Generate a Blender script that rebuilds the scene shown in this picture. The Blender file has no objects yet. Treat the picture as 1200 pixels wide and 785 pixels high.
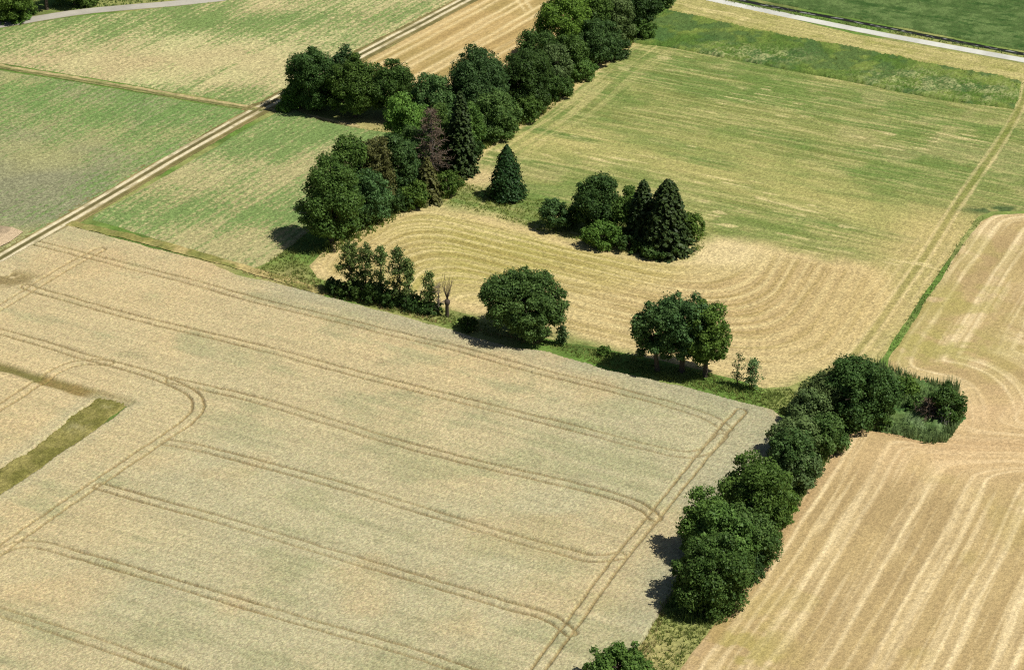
import bpy, math
import numpy as np

# ------------------------------------------------------------------ camera
PW, PH = 1200.0, 785.0
F = 2578.0
PITCH = math.radians(26.6)
CAM_H = 160.0
sc = bpy.context.scene
COL = sc.collection
cam_d = bpy.data.cameras.new('camera')
cam = bpy.data.objects.new('camera', cam_d)
COL.objects.link(cam)
cam.location = (0, 0, CAM_H)
cam.rotation_euler = (math.radians(90) - PITCH, 0, 0)
cam_d.sensor_fit = 'HORIZONTAL'
cam_d.sensor_width = 36.0
cam_d.lens = 36.0 * F / PW
cam_d.clip_end = 20000.0
cam_d.clip_start = 1.0
sc.camera = cam
CP, SP = math.cos(PITCH), math.sin(PITCH)


def G(px, py, z=0.0):
    """survey point of the photograph -> place on level ground at height z"""
    px = np.asarray(px, float); py = np.asarray(py, float)
    u = (px - PW / 2) / F; v = (py - PH / 2) / F
    dy = CP - v * SP; dz = -SP - v * CP
    t = (z - CAM_H) / dz
    return np.stack([u * t, dy * t], -1)


def GP(pts, z=0.0):
    a = np.array(pts, float)
    return G(a[:, 0], a[:, 1], z)


# ------------------------------------------------------------------ light, world, view
SUN_EL = math.radians(58.0)
sun_dir = np.array([0.93, -0.37]); sun_dir /= np.linalg.norm(sun_dir)
to_sun = np.array([sun_dir[0] * math.cos(SUN_EL), sun_dir[1] * math.cos(SUN_EL), math.sin(SUN_EL)])
w = bpy.data.worlds.new("World"); sc.world = w; w.use_nodes = True
nt = w.node_tree
for n in list(nt.nodes): nt.nodes.remove(n)
wo = nt.nodes.new('ShaderNodeOutputWorld'); bg = nt.nodes.new('ShaderNodeBackground')
sky = nt.nodes.new('ShaderNodeTexSky'); sky.sky_type = 'NISHITA'; sky.sun_disc = False
sky.sun_elevation = SUN_EL
sky.sun_rotation = math.atan2(to_sun[0], to_sun[1])
sky.altitude = 200; sky.dust_density = 1.5
bg.inputs['Strength'].default_value = 0.05
nt.links.new(sky.outputs[0], bg.inputs[0]); nt.links.new(bg.outputs[0], wo.inputs[0])
sl = bpy.data.lights.new('sun', 'SUN'); sl.energy = 4.95; sl.angle = math.radians(0.5); sl.color = (1.0, 0.955, 0.88)
so = bpy.data.objects.new('sun', sl); COL.objects.link(so)
from mathutils import Vector
so.rotation_euler = Vector((-to_sun[0], -to_sun[1], -to_sun[2])).to_track_quat('-Z', 'Y').to_euler()
so.location = (100, 200, 300)
sc.view_settings.view_transform = 'Standard'
sc.view_settings.look = 'None'
sc.view_settings.gamma = 1.0
sc.view_settings.exposure = 0.12
sc.view_settings.use_curve_mapping = False
sc.render.engine = 'CYCLES'
sc.cycles.max_bounces = 5; sc.cycles.diffuse_bounces = 3; sc.cycles.transmission_bounces = 3
sc.cycles.glossy_bounces = 2; sc.cycles.transparent_max_bounces = 4
sc.cycles.use_denoising = False
sc.cycles.sample_clamp_indirect = 2.0
sc.cycles.pixel_filter_type = 'BLACKMAN_HARRIS'; sc.cycles.filter_width = 1.15

# illumination of level ground in this light, used to turn daylight colours into base colours
ILLUM = np.array([1.45, 1.41, 1.41])


def lin(c):
    c = np.asarray(c, float) / 255.0
    return np.where(c <= 0.04045, c / 12.92, ((c + 0.055) / 1.055) ** 2.4)


def alb(*c):
    return lin(c) / ILLUM


# ------------------------------------------------------------------ noise, geometry helpers
def vnoise(x, y, scale, seed):
    r = np.random.default_rng(seed).random((257, 257))
    r[256] = r[0]; r[:, 256] = r[:, 0]
    X = np.asarray(x) / scale + 1000.37; Y = np.asarray(y) / scale + 1000.71
    xi = np.floor(X).astype(int); yi = np.floor(Y).astype(int)
    fx = X - xi; fy = Y - yi
    fx = fx * fx * (3 - 2 * fx); fy = fy * fy * (3 - 2 * fy)
    xi %= 256; yi %= 256
    return ((r[xi, yi] * (1 - fx) + r[xi + 1, yi] * fx) * (1 - fy)
            + (r[xi, yi + 1] * (1 - fx) + r[xi + 1, yi + 1] * fx) * fy)


def fbm(x, y, scale, octv=4, seed=1):
    s = 0; a = 1.0; t = 0
    for i in range(octv):
        s = s + a * vnoise(x, y, scale / 2 ** i, seed * 13 + i); t += a; a *= 0.55
    return s / t


def sstep(a, b, x):
    t = np.clip((x - a) / (b - a), 0, 1)
    return t * t * (3 - 2 * t)


def inside(x, y, poly):
    r = np.zeros(x.shape, bool)
    n = len(poly)
    for i in range(n):
        x0, y0 = poly[i]; x1, y1 = poly[(i + 1) % n]
        if y0 == y1: continue
        c = ((y0 > y) != (y1 > y)) & (x < (x1 - x0) * (y - y0) / (y1 - y0) + x0)
        r ^= c
    return r


def pdist(x, y, pts, closed=False):
    """distance to polyline, and arc length at the nearest point"""
    d = np.full(x.shape, 1e9); s = np.zeros(x.shape); acc = 0.0
    n = len(pts)
    for i in range(n if closed else n - 1):
        a = pts[i]; b = pts[(i + 1) % n]
        ab = b - a; L = float(np.hypot(*ab))
        if L < 1e-9: continue
        t = np.clip(((x - a[0]) * ab[0] + (y - a[1]) * ab[1]) / L ** 2, 0, 1)
        dd = np.hypot(x - a[0] - t * ab[0], y - a[1] - t * ab[1])
        m = dd < d
        d = np.where(m, dd, d); s = np.where(m, acc + t * L, s)
        acc += L
    return d, s


def smooth(pts, it=3, closed=False):
    p = np.array(pts, float)
    for _ in range(it):
        if closed:
            q = np.roll(p, -1, 0)
            n = np.empty((len(p) * 2, 2)); n[0::2] = .75 * p + .25 * q; n[1::2] = .25 * p + .75 * q
            p = n
        else:
            a, b = p[:-1], p[1:]
            n = np.empty((len(a) * 2 + 2, 2)); n[0] = p[0]; n[-1] = p[-1]
            n[1:-1:2] = .75 * a + .25 * b; n[2:-1:2] = .25 * a + .75 * b
            p = n
    return p


def ragged(poly, amp, step=0.8, seed=1):
    """closed outline resampled with a natural wavering edge"""
    out = []
    n = len(poly)
    for i in range(n):
        a = poly[i]; b = poly[(i + 1) % n]
        k = max(1, int(np.hypot(*(b - a)) / step))
        t = np.arange(k) / k
        out.append(a + (b - a) * t[:, None])
    o = np.concatenate(out)
    dx = fbm(o[:, 0], o[:, 1], 5, 3, seed) - .5; dy = fbm(o[:, 0], o[:, 1], 5, 3, seed + 7) - .5
    return o + np.stack([dx, dy], -1) * amp * 2


def mesh_from(name, verts, faces_flat, nper, mat=None, attr=None, smooth_sh=False):
    me = bpy.data.meshes.new(name)
    verts = np.ascontiguousarray(verts, np.float32)
    nf = len(faces_flat) // nper
    me.vertices.add(len(verts)); me.vertices.foreach_set('co', verts.ravel())
    me.loops.add(len(faces_flat)); me.loops.foreach_set('vertex_index', np.ascontiguousarray(faces_flat, np.int32))
    me.polygons.add(nf)
    me.polygons.foreach_set('loop_start', np.arange(nf, dtype=np.int32) * nper)
    if smooth_sh:
        me.polygons.foreach_set('use_smooth', np.ones(nf, bool))
    if attr is not None:
        at = me.attributes.new('tint', 'FLOAT_COLOR', 'POINT')
        c = np.ones((len(verts), 4), np.float32); c[:, :3] = attr
        at.data.foreach_set('color', c.ravel())
    me.update(calc_edges=True)
    if mat: me.materials.append(mat)
    return me


def obj(name, me, parent=None, loc=(0, 0, 0)):
    o = bpy.data.objects.new(name, me); COL.objects.link(o)
    o.location = loc
    if parent: o.parent = parent
    return o


def tag(o, label, cat, group=None, kind=None):
    o['label'] = label; o['category'] = cat
    if group: o['group'] = group
    if kind: o['kind'] = kind
    return o


# ------------------------------------------------------------------ materials
def field_mat(name, scale, contrast, bump=0.3, scale2=None, contrast2=0.12, rough=0.95):
    m = bpy.data.materials.new(name); m.use_nodes = True
    t = m.node_tree; N = t.nodes; L = t.links
    b = N['Principled BSDF']; b.inputs['Roughness'].default_value = rough
    b.inputs['Specular IOR Level'].default_value = 0.08
    at = N.new('ShaderNodeAttribute'); at.attribute_name = 'tint'
    tc = N.new('ShaderNodeTexCoord')
    n1 = N.new('ShaderNodeTexNoise'); n1.inputs['Scale'].default_value = scale; n1.inputs['Detail'].default_value = 3.0
    n1.inputs['Roughness'].default_value = 0.7
    n2 = N.new('ShaderNodeTexNoise'); n2.inputs['Scale'].default_value = scale2 or scale * 0.21
    n2.inputs['Detail'].default_value = 3.0
    L.new(tc.outputs['Object'], n1.inputs['Vector']); L.new(tc.outputs['Object'], n2.inputs['Vector'])

    def rng(src, c):
        r = N.new('ShaderNodeMapRange')
        r.inputs['From Min'].default_value = 0.28; r.inputs['From Max'].default_value = 0.72
        r.inputs['To Min'].default_value = 1 - c; r.inputs['To Max'].default_value = 1 + c
        L.new(src, r.inputs['Value']); return r.outputs[0]
    mu = N.new('ShaderNodeMath'); mu.operation = 'MULTIPLY'
    L.new(rng(n1.outputs['Fac'], contrast), mu.inputs[0]); L.new(rng(n2.outputs['Fac'], contrast2), mu.inputs[1])
    vm = N.new('ShaderNodeVectorMath'); vm.operation = 'SCALE'
    L.new(at.outputs['Color'], vm.inputs[0]); L.new(mu.outputs[0], vm.inputs['Scale'])
    L.new(vm.outputs[0], b.inputs['Base Color'])
    if bump:
        bp = N.new('ShaderNodeBump'); bp.inputs['Strength'].default_value = bump; bp.inputs['Distance'].default_value = 0.12
        L.new(n1.outputs['Fac'], bp.inputs['Height']); L.new(bp.outputs[0], b.inputs['Normal'])
    return m


def leaf_mat(name, c1, c2, trans=0.30, rough=0.5, objvar=0.22, hue=1.0):
    m = bpy.data.materials.new(name); m.use_nodes = True
    t = m.node_tree; N = t.nodes; L = t.links
    b = N['Principled BSDF']; out = N['Material Output']
    b.inputs['Roughness'].default_value = rough; b.inputs['Specular IOR Level'].default_value = 0.12
    g = N.new('ShaderNodeNewGeometry')
    mx = N.new('ShaderNodeMix'); mx.data_type = 'RGBA'
    mx.inputs[6].default_value = (*c1, 1); mx.inputs[7].default_value = (*c2, 1)
    tc = N.new('ShaderNodeTexCoord'); nz = N.new('ShaderNodeTexNoise'); nz.inputs['Scale'].default_value = 0.45
    L.new(tc.outputs['Object'], nz.inputs['Vector'])
    ad = N.new('ShaderNodeMath'); ad.operation = 'MULTIPLY_ADD'
    L.new(g.outputs['Random Per Island'], ad.inputs[0]); ad.inputs[1].default_value = 0.6
    ms = N.new('ShaderNodeMapRange'); ms.inputs['From Min'].default_value = .3; ms.inputs['From Max'].default_value = .7
    ms.inputs['To Min'].default_value = 0.0; ms.inputs['To Max'].default_value = 0.45
    L.new(nz.outputs['Fac'], ms.inputs['Value']); L.new(ms.outputs[0], ad.inputs[2])
    L.new(ad.outputs[0], mx.inputs[0])
    oi = N.new('ShaderNodeObjectInfo')
    mr = N.new('ShaderNodeMapRange'); mr.inputs['To Min'].default_value = 1 - objvar; mr.inputs['To Max'].default_value = 1 + objvar
    L.new(oi.outputs['Random'], mr.inputs['Value'])
    hv = N.new('ShaderNodeVectorMath'); hv.operation = 'MULTIPLY'; hv.inputs[1].default_value = (1 + .26 * hue, 1 + .10 * hue, 1 - .15 * hue)
    L.new(mx.outputs[2], hv.inputs[0])
    hm = N.new('ShaderNodeMix'); hm.data_type = 'RGBA'
    mh = N.new('ShaderNodeMath'); mh.operation = 'MULTIPLY'; mh.inputs[1].default_value = 7.31
    fr = N.new('ShaderNodeMath'); fr.operation = 'FRACT'
    L.new(oi.outputs['Random'], mh.inputs[0]); L.new(mh.outputs[0], fr.inputs[0]); L.new(fr.outputs[0], hm.inputs[0])
    L.new(mx.outputs[2], hm.inputs[6]); L.new(hv.outputs[0], hm.inputs[7])
    vm = N.new('ShaderNodeVectorMath'); vm.operation = 'SCALE'
    L.new(hm.outputs[2], vm.inputs[0]); L.new(mr.outputs[0], vm.inputs['Scale'])
    L.new(vm.outputs[0], b.inputs['Base Color'])
    if trans:
        tr = N.new('ShaderNodeBsdfTranslucent'); ms2 = N.new('ShaderNodeMixShader'); ms2.inputs[0].default_value = trans
        L.new(vm.outputs[0], tr.inputs['Color'])
        L.new(b.outputs[0], ms2.inputs[1]); L.new(tr.outputs[0], ms2.inputs[2]); L.new(ms2.outputs[0], out.inputs['Surface'])
    return m


def bark_mat(name, c, v=0.3):
    m = bpy.data.materials.new(name); m.use_nodes = True
    t = m.node_tree; N = t.nodes; L = t.links; b = N['Principled BSDF']
    b.inputs['Roughness'].default_value = 0.9; b.inputs['Specular IOR Level'].default_value = 0.1
    tc = N.new('ShaderNodeTexCoord'); nz = N.new('ShaderNodeTexNoise'); nz.inputs['Scale'].default_value = 5
    L.new(tc.outputs['Object'], nz.inputs['Vector'])
    mx = N.new('ShaderNodeMix'); mx.data_type = 'RGBA'
    mx.inputs[6].default_value = (*[k * (1 - v) for k in c], 1); mx.inputs[7].default_value = (*[k * (1 + v) for k in c], 1)
    L.new(nz.outputs['Fac'], mx.inputs[0]); L.new(mx.outputs[2], b.inputs['Base Color'])
    return m


M_WHEAT = field_mat('wheat', 8.0, 0.40, 0.30, 2.4, 0.05)
M_STUB = field_mat('stubble', 5.5, 0.36, 0.35, 1.6, 0.06)
M_MEAD = field_mat('mown_grass', 5.5, 0.46, 0.35, 1.6, 0.08)
M_CROP = field_mat('row_crop', 4.0, 0.46, 0.5, 1.6, 0.10)
M_ROAD = field_mat('concrete', 2.0, 0.10, 0.1, 0.4, 0.06)
M_TRACK = field_mat('track_dirt', 3.0, 0.2, 0.3)
M_VERGE = field_mat('verge_grass', 2.2, 0.35, 0.5, 0.5, 0.2)

LEAF = {
    'dark':   leaf_mat('leaf_dark', (0.019, 0.053, 0.012), (0.090, 0.166, 0.044)),
    'mid':    leaf_mat('leaf_mid', (0.030, 0.076, 0.016), (0.133, 0.237, 0.053)),
    'bright': leaf_mat('leaf_bright', (0.044, 0.108, 0.018), (0.158, 0.294, 0.056)),
    'blue':   leaf_mat('leaf_bluish', (0.025, 0.068, 0.020), (0.111, 0.205, 0.065)),
    'grey':   leaf_mat('leaf_grey', (0.049, 0.089, 0.028), (0.170, 0.254, 0.092)),
    'light':  leaf_mat('leaf_light', (0.057, 0.104, 0.034), (0.187, 0.286, 0.104), .35),
    'olive':  leaf_mat('leaf_olive', (0.050, 0.058, 0.016), (0.140, 0.145, 0.046), .2, .5, .1, .1),
    'fir':    leaf_mat('needle_dark', (0.016, 0.036, 0.010), (0.058, 0.090, 0.026), 0.08, .5, .1, .3),
    'cypress': leaf_mat('scale_leaf', (0.010, 0.032, 0.008), (0.036, 0.080, 0.022), 0.08, .5, .1, 0),
    'dead':   leaf_mat('dead_twigs', (0.085, 0.060, 0.040), (0.20, 0.150, 0.105), 0.0, 0.8, .1, 0),
    'pale':   leaf_mat('pale_twigs', (0.16, 0.12, 0.09), (0.27, 0.215, 0.165), 0.0, 0.8, .1, 0),
}
M_BARK = bark_mat('bark', (0.085, 0.068, 0.052))
M_BARKG = bark_mat('bark_grey', (0.17, 0.145, 0.125))


# ------------------------------------------------------------------ field sheets
def sheet(name, poly_px, res, mat, color_fn, z=0.004, height_fn=None, amp=0.25, seed=1, holes=(), zproj=0.0,
          edge_z=None, ground_poly=None):
    poly = GP(poly_px, zproj) if ground_poly is None else ground_poly
    poly = ragged(poly, amp, 0.8, seed)
    hol = [ragged(GP(h, zproj), amp, 0.8, seed + 3) for h in holes]
    x0, y0 = poly.min(0) - res; x1, y1 = poly.max(0) + res
    nx = int((x1 - x0) / res) + 1; ny = int((y1 - y0) / res) + 1
    cx = x0 + (np.arange(nx - 1) + .5) * res; cy = y0 + (np.arange(ny - 1) + .5) * res
    keep = np.zeros((ny - 1, nx - 1), bool)
    # scanline fill
    for j in range(ny - 1):
        yy = cy[j]
        xs_all = []
        for pl in [poly] + hol:
            a = pl; b = np.roll(pl, -1, 0)
            m = (a[:, 1] > yy) != (b[:, 1] > yy)
            if m.any():
                xs_all.append(a[m, 0] + (yy - a[m, 1]) / (b[m, 1] - a[m, 1]) * (b[m, 0] - a[m, 0]))
        if xs_all:
            xs = np.sort(np.concatenate(xs_all))
            keep[j] = (np.searchsorted(xs, cx) % 2) == 1
    jj, ii = np.nonzero(keep)
    v00 = jj * nx + ii
    quads = np.stack([v00, v00 + 1, v00 + nx + 1, v00 + nx], -1)
    cnt = np.bincount(quads.ravel(), minlength=nx * ny)
    used = np.nonzero(cnt)[0]
    remap = np.full(nx * ny, -1); remap[used] = np.arange(len(used))
    quads = remap[quads]
    X = x0 + (used % nx) * res; Y = y0 + (used // nx) * res
    border = np.nonzero(cnt[used] < 4)[0]
    # snap the border to the outline
    allp = [poly] + hol
    bx, by = X[border], Y[border]
    A = np.concatenate(allp); B = np.concatenate([np.roll(p, -1, 0) for p in allp])
    for s in range(0, len(border), 2000):
        px, py = bx[s:s + 2000, None], by[s:s + 2000, None]
        ab = B - A; L2 = (ab ** 2).sum(1) + 1e-12
        t = np.clip(((px - A[:, 0]) * ab[:, 0] + (py - A[:, 1]) * ab[:, 1]) / L2, 0, 1)
        qx = A[:, 0] + t * ab[:, 0]; qy = A[:, 1] + t * ab[:, 1]
        d = (px - qx) ** 2 + (py - qy) ** 2
        k = d.argmin(1); r = np.arange(len(k)); ok = d[r, k] < (1.2 * res) ** 2
        X[border[s:s + 2000][ok]] = qx[r, k][ok]; Y[border[s:s + 2000][ok]] = qy[r, k][ok]
    c, aux = color_fn(X, Y)
    Z = np.full(X.shape, z)
    if height_fn is not None:
        Z = z + height_fn(X, Y, aux)
        if edge_z is not None: Z[border] = edge_z
    me = mesh_from(name, np.stack([X, Y, Z], -1), quads.ravel(), 4, mat, c, False)
    return obj(name, me)


def mixc(a, b, t):
    return a * (1 - t)[:, None] + b * t[:, None]


RNG = np.random.default_rng(7)


def blob(x, y, px, py, rx, ry=None, ang=0.0):
    c = G(px, py); ry = ry or rx
    dx, dy = x - c[0], y - c[1]
    ca, sa = math.cos(ang), math.sin(ang)
    u = (dx * ca + dy * sa) / rx; v = (-dx * sa + dy * ca) / ry
    return np.exp(-(u * u + v * v))


def axis(p, q):
    a = GP([p, q]); d = a[1] - a[0]; d /= np.linalg.norm(d)
    return a[0], d


def streaks(x, y, o, d, lu, lv, seed, octv=3):
    u = (x - o[0]) * d[0] + (y - o[1]) * d[1]; v = -(x - o[0]) * d[1] + (y - o[1]) * d[0]
    return fbm(u * (lv / lu), v, lv, octv, seed)


# --- base ground: rough grass everywhere the fields leave open, out to the horizon
def ground():
    near = np.linspace(-260, 260, 261)
    far = np.array([300, 380, 500, 700, 1000, 1600, 3000, 6000, 9000.])
    xs = np.concatenate([-far[::-1], near, far])
    ys = np.concatenate([[-3000, -1000, -300, 0, 80, 130], np.linspace(160, 640, 321), [680, 760, 900, 1200, 1800, 3000, 6000, 12000]])
    X, Y = np.meshgrid(xs, ys); x, y = X.ravel(), Y.ravel()
    g = alb(112, 142, 64); t = alb(160, 162, 96); dk = alb(88, 104, 52)
    c = mixc(np.tile(g, (len(x), 1)), t, sstep(.50, .68, fbm(x, y, 14, 4, 3)))
    c = mixc(c, dk, 0.7 * sstep(.52, .7, fbm(x, y, 6, 4, 5)))
    # dry straw-coloured verge along wheat and under the hedge's left side
    for (px, py, r) in [(250, 312, 6), (330, 330, 6), (400, 150, 8), (340, 130, 5), (445, 150, 7), (760, 770, 5), (530, 250, 5), (540, 215, 6)]:
        c = mixc(c, alb(190, 174, 116), 0.8 * blob(x, y, px, py, r))
    nx, ny = len(xs), len(ys)
    i, j = np.meshgrid(np.arange(nx - 1), np.arange(ny - 1)); v = (j * nx + i).ravel()
    q = np.stack([v, v + 1, v + nx + 1, v + nx], -1)
    me = mesh_from('ground', np.stack([x, y, np.zeros(len(x))], -1), q.ravel(), 4, M_VERGE, c)
    tag(obj('ground', me), 'rough grassy ground between and around the fields', 'ground', kind='structure')


ground()

# --- wheat
TRAM = [
    [(45, 285), (117, 303), (233, 332), (300, 352), (397, 374), (467, 392), (540, 408), (630, 435), (680, 446), (755, 465), (805, 479), (835, 490), (852, 502)],
    [(30, 335), (43, 340), (133, 365), (200, 382), (300, 405), (397, 432), (500, 458), (600, 483), (700, 508), (760, 524), (800, 533), (825, 530), (846, 510)],
    [(-330, 298), (0, 388), (60, 405), (100, 418), (127, 424)],
    [(200, 445), (233, 452), (300, 467), (397, 497), (471, 520), (569, 545), (687, 571), (738, 586), (758, 596), (768, 606)],
    [(-70, 515), (0, 477), (50, 443), (77, 428), (100, 423), (127, 424), (167, 435), (200, 447), (227, 460), (234, 474), (226, 490), (180, 520), (88, 582), (0, 643), (-330, 880)],
    [(196, 518), (216, 520), (270, 533), (400, 568), (501, 599), (602, 630), (670, 648), (697, 655), (726, 650)],
    [(116, 569), (135, 574), (169, 584), (270, 611), (400, 651), (484, 675), (586, 706), (636, 719), (656, 729), (668, 740)],
    [(0, 645), (20, 636), (44, 636), (84, 647), (203, 682), (304, 712), (400, 740), (484, 763), (545, 785), (690, 830)],
    [(-330, 612), (0, 716), (118, 753), (203, 785), (520, 888)],
    [(555, 890), (628, 785), (675, 724), (720, 660), (770, 600), (790, 575), (850, 500), (868, 482)],
    [(-70, 400), (0, 360), (33, 340), (75, 314), (117, 292)],
]
WZ = 0.62
TRAMG = [smooth(GP(t, WZ), 2) for t in TRAM]
PIT = [(112, 466), (150, 473), (86, 521), (0, 577), (-110, 648), (-110, 615), (0, 547), (45, 519)]
PITG = GP(PIT, WZ)
BAND = smooth(GP([(-110, 398), (0, 429), (70, 450), (148, 471)], WZ), 1)


def wheat_col(x, y):
    n = len(x)
    warm = alb(209, 187, 140); grey = alb(192, 182, 142); green = alb(168, 166, 123)
    # ripeness: riper towards the upper left, greener low and to the right
    o = G(250, 330); e = G(760, 640)
    d = (e - o); L = np.linalg.norm(d); d /= L
    s = ((x - o[0]) * d[0] + (y - o[1]) * d[1]) / L
    f = fbm(x, y, 30, 4, 21); f2 = fbm(x, y, 7, 3, 23)
    t = np.clip(.12 + sstep(-.1, 1.0, s) * .85 + (f - .5) * 1.4, 0, 1)
    c = mixc(np.tile(warm, (n, 1)), grey, t)
    o2, dd = axis((0, 388), (397, 497))
    st = streaks(x, y, o2, dd, 22, 2.6, 31)
    gm = sstep(.50, .72, .5 * f2 + .5 * st + .12 * (s - .35))
    c = mixc(c, green, 0.6 * gm)
    dk = sstep(.60, .76, fbm(x, y, 5, 4, 45)) * sstep(.45, .62, fbm(x, y, 24, 2, 47))
    c = mixc(c, alb(156, 152, 112), .35 * dk)
    edge = np.minimum(pdist(x, y, smooth(GP([(347, 337), (530, 384), (712, 430), (855, 467), (922, 490)], WZ), 1))[0],
                      pdist(x, y, GP([(922, 490), (840, 600), (773, 716)], WZ))[0])
    c = mixc(c, alb(174, 169, 136), .75 * sstep(9, 0, edge + 5 * (f2 - .5)))
    # warm patches
    c = mixc(c, alb(212, 184, 136), .35 * sstep(.55, .7, fbm(x, y, 17, 3, 41)))
    track = np.zeros(n)
    for k, p in enumerate(TRAMG):
        dist, al = pdist(x, y, p)
        dist = dist + (fbm(x, y, 2.2, 3, 50 + k) - .5) * .30
        gw = .27 + .10 * vnoise(al, al * 0, 7, 90 + k)
        tr = sstep(gw, .10, np.abs(dist - .84))
        vis = (.85 if k in (4, 9, 10) else .62) + (.15 if k in (4, 9, 10) else .38) * sstep(.3, .6, fbm(x, y, 11, 3, 70 + k))
        track = np.maximum(track, tr * vis)
    bd, _ = pdist(x, y, BAND)
    bw = sstep(1.9, .6, bd + (f2 - .5) * 1.8)
    pit_d, _ = pdist(x, y, PITG, True)
    c = mixc(c, alb(146, 126, 84), np.clip(track * .85, 0, 1))
    c = mixc(c, mixc(np.tile(alb(146, 124, 74), (n, 1)), alb(122, 116, 62), sstep(.4, .6, f2)), bw * .92)
    c = mixc(c, grey, .6 * sstep(3.5, .5, pit_d))
    # lodged dark patch near the left frame edge
    lod = blob(x, y, 8, 330, 5, 3) * sstep(.4, .6, fbm(x, y, 2, 2, 77))
    c = mixc(c, alb(140, 122, 78), np.clip(lod * 1.2, 0, .8))
    r = RNG.random(n)
    c = c * (1 + (r - .5) * .62)[:, None] * (1 + .24 * (streaks(x, y, o2, dd, 9, .45, 33, 2) - .5))[:, None] * (1 + (RNG.random((n, 3)) - .5) * .08)
    return c, (track, bw, lod)


def wheat_h(x, y, aux):
    track, bw, lod = aux
    n = RNG.normal(0, 1, len(x))
    return .62 + .034 * n + .10 * (fbm(x, y, 2.5, 2, 91) - .5) - (.34 + .12 * n.clip(-1, 1)) * track - .34 * bw - .15 * lod


wheat_poly = [(-330, 497), (0, 306), (80, 264), (100, 268), (180, 290), (240, 305), (280, 322), (347, 337), (422, 357), (467, 369),
              (530, 386), (567, 397), (600, 406), (645, 412), (680, 423), (712, 432), (800, 451), (855, 466), (905, 480), (922, 492),
              (908, 530), (880, 565), (835, 625), (790, 690), (773, 714), (751, 752), (665, 890), (-330, 890)]
tag(sheet('wheat_field', wheat_poly, 0.19, M_WHEAT, wheat_col, 0.0, wheat_h, .55, 5, [PIT], WZ, 0.03),
    'large ripening wheat field crossed by paired tractor tramlines', 'field', kind='structure')


# --- stubble (lower right and right edge)
G1A = smooth(GP([(640, 1060), (800, 780), (862, 700), (935, 592), (985, 512), (1060, 395)]), 1)
G1B = smooth(GP([(880, 470), (1010, 490), (1085, 515), (1130, 524), (1200, 524), (1700, 575)]), 1)
G1 = smooth(GP([(690, 960), (800, 780), (862, 700), (935, 592), (985, 512), (1010, 500), (1050, 506), (1085, 518), (1130, 522), (1200, 520), (1700, 572)]), 2)
G2 = smooth(GP([(1200, 247), (1165, 250), (1148, 262), (1100, 335), (1043, 418), (1050, 436), (1090, 447), (1122, 452), (1135, 490), (1128, 515)]), 2)


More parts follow.
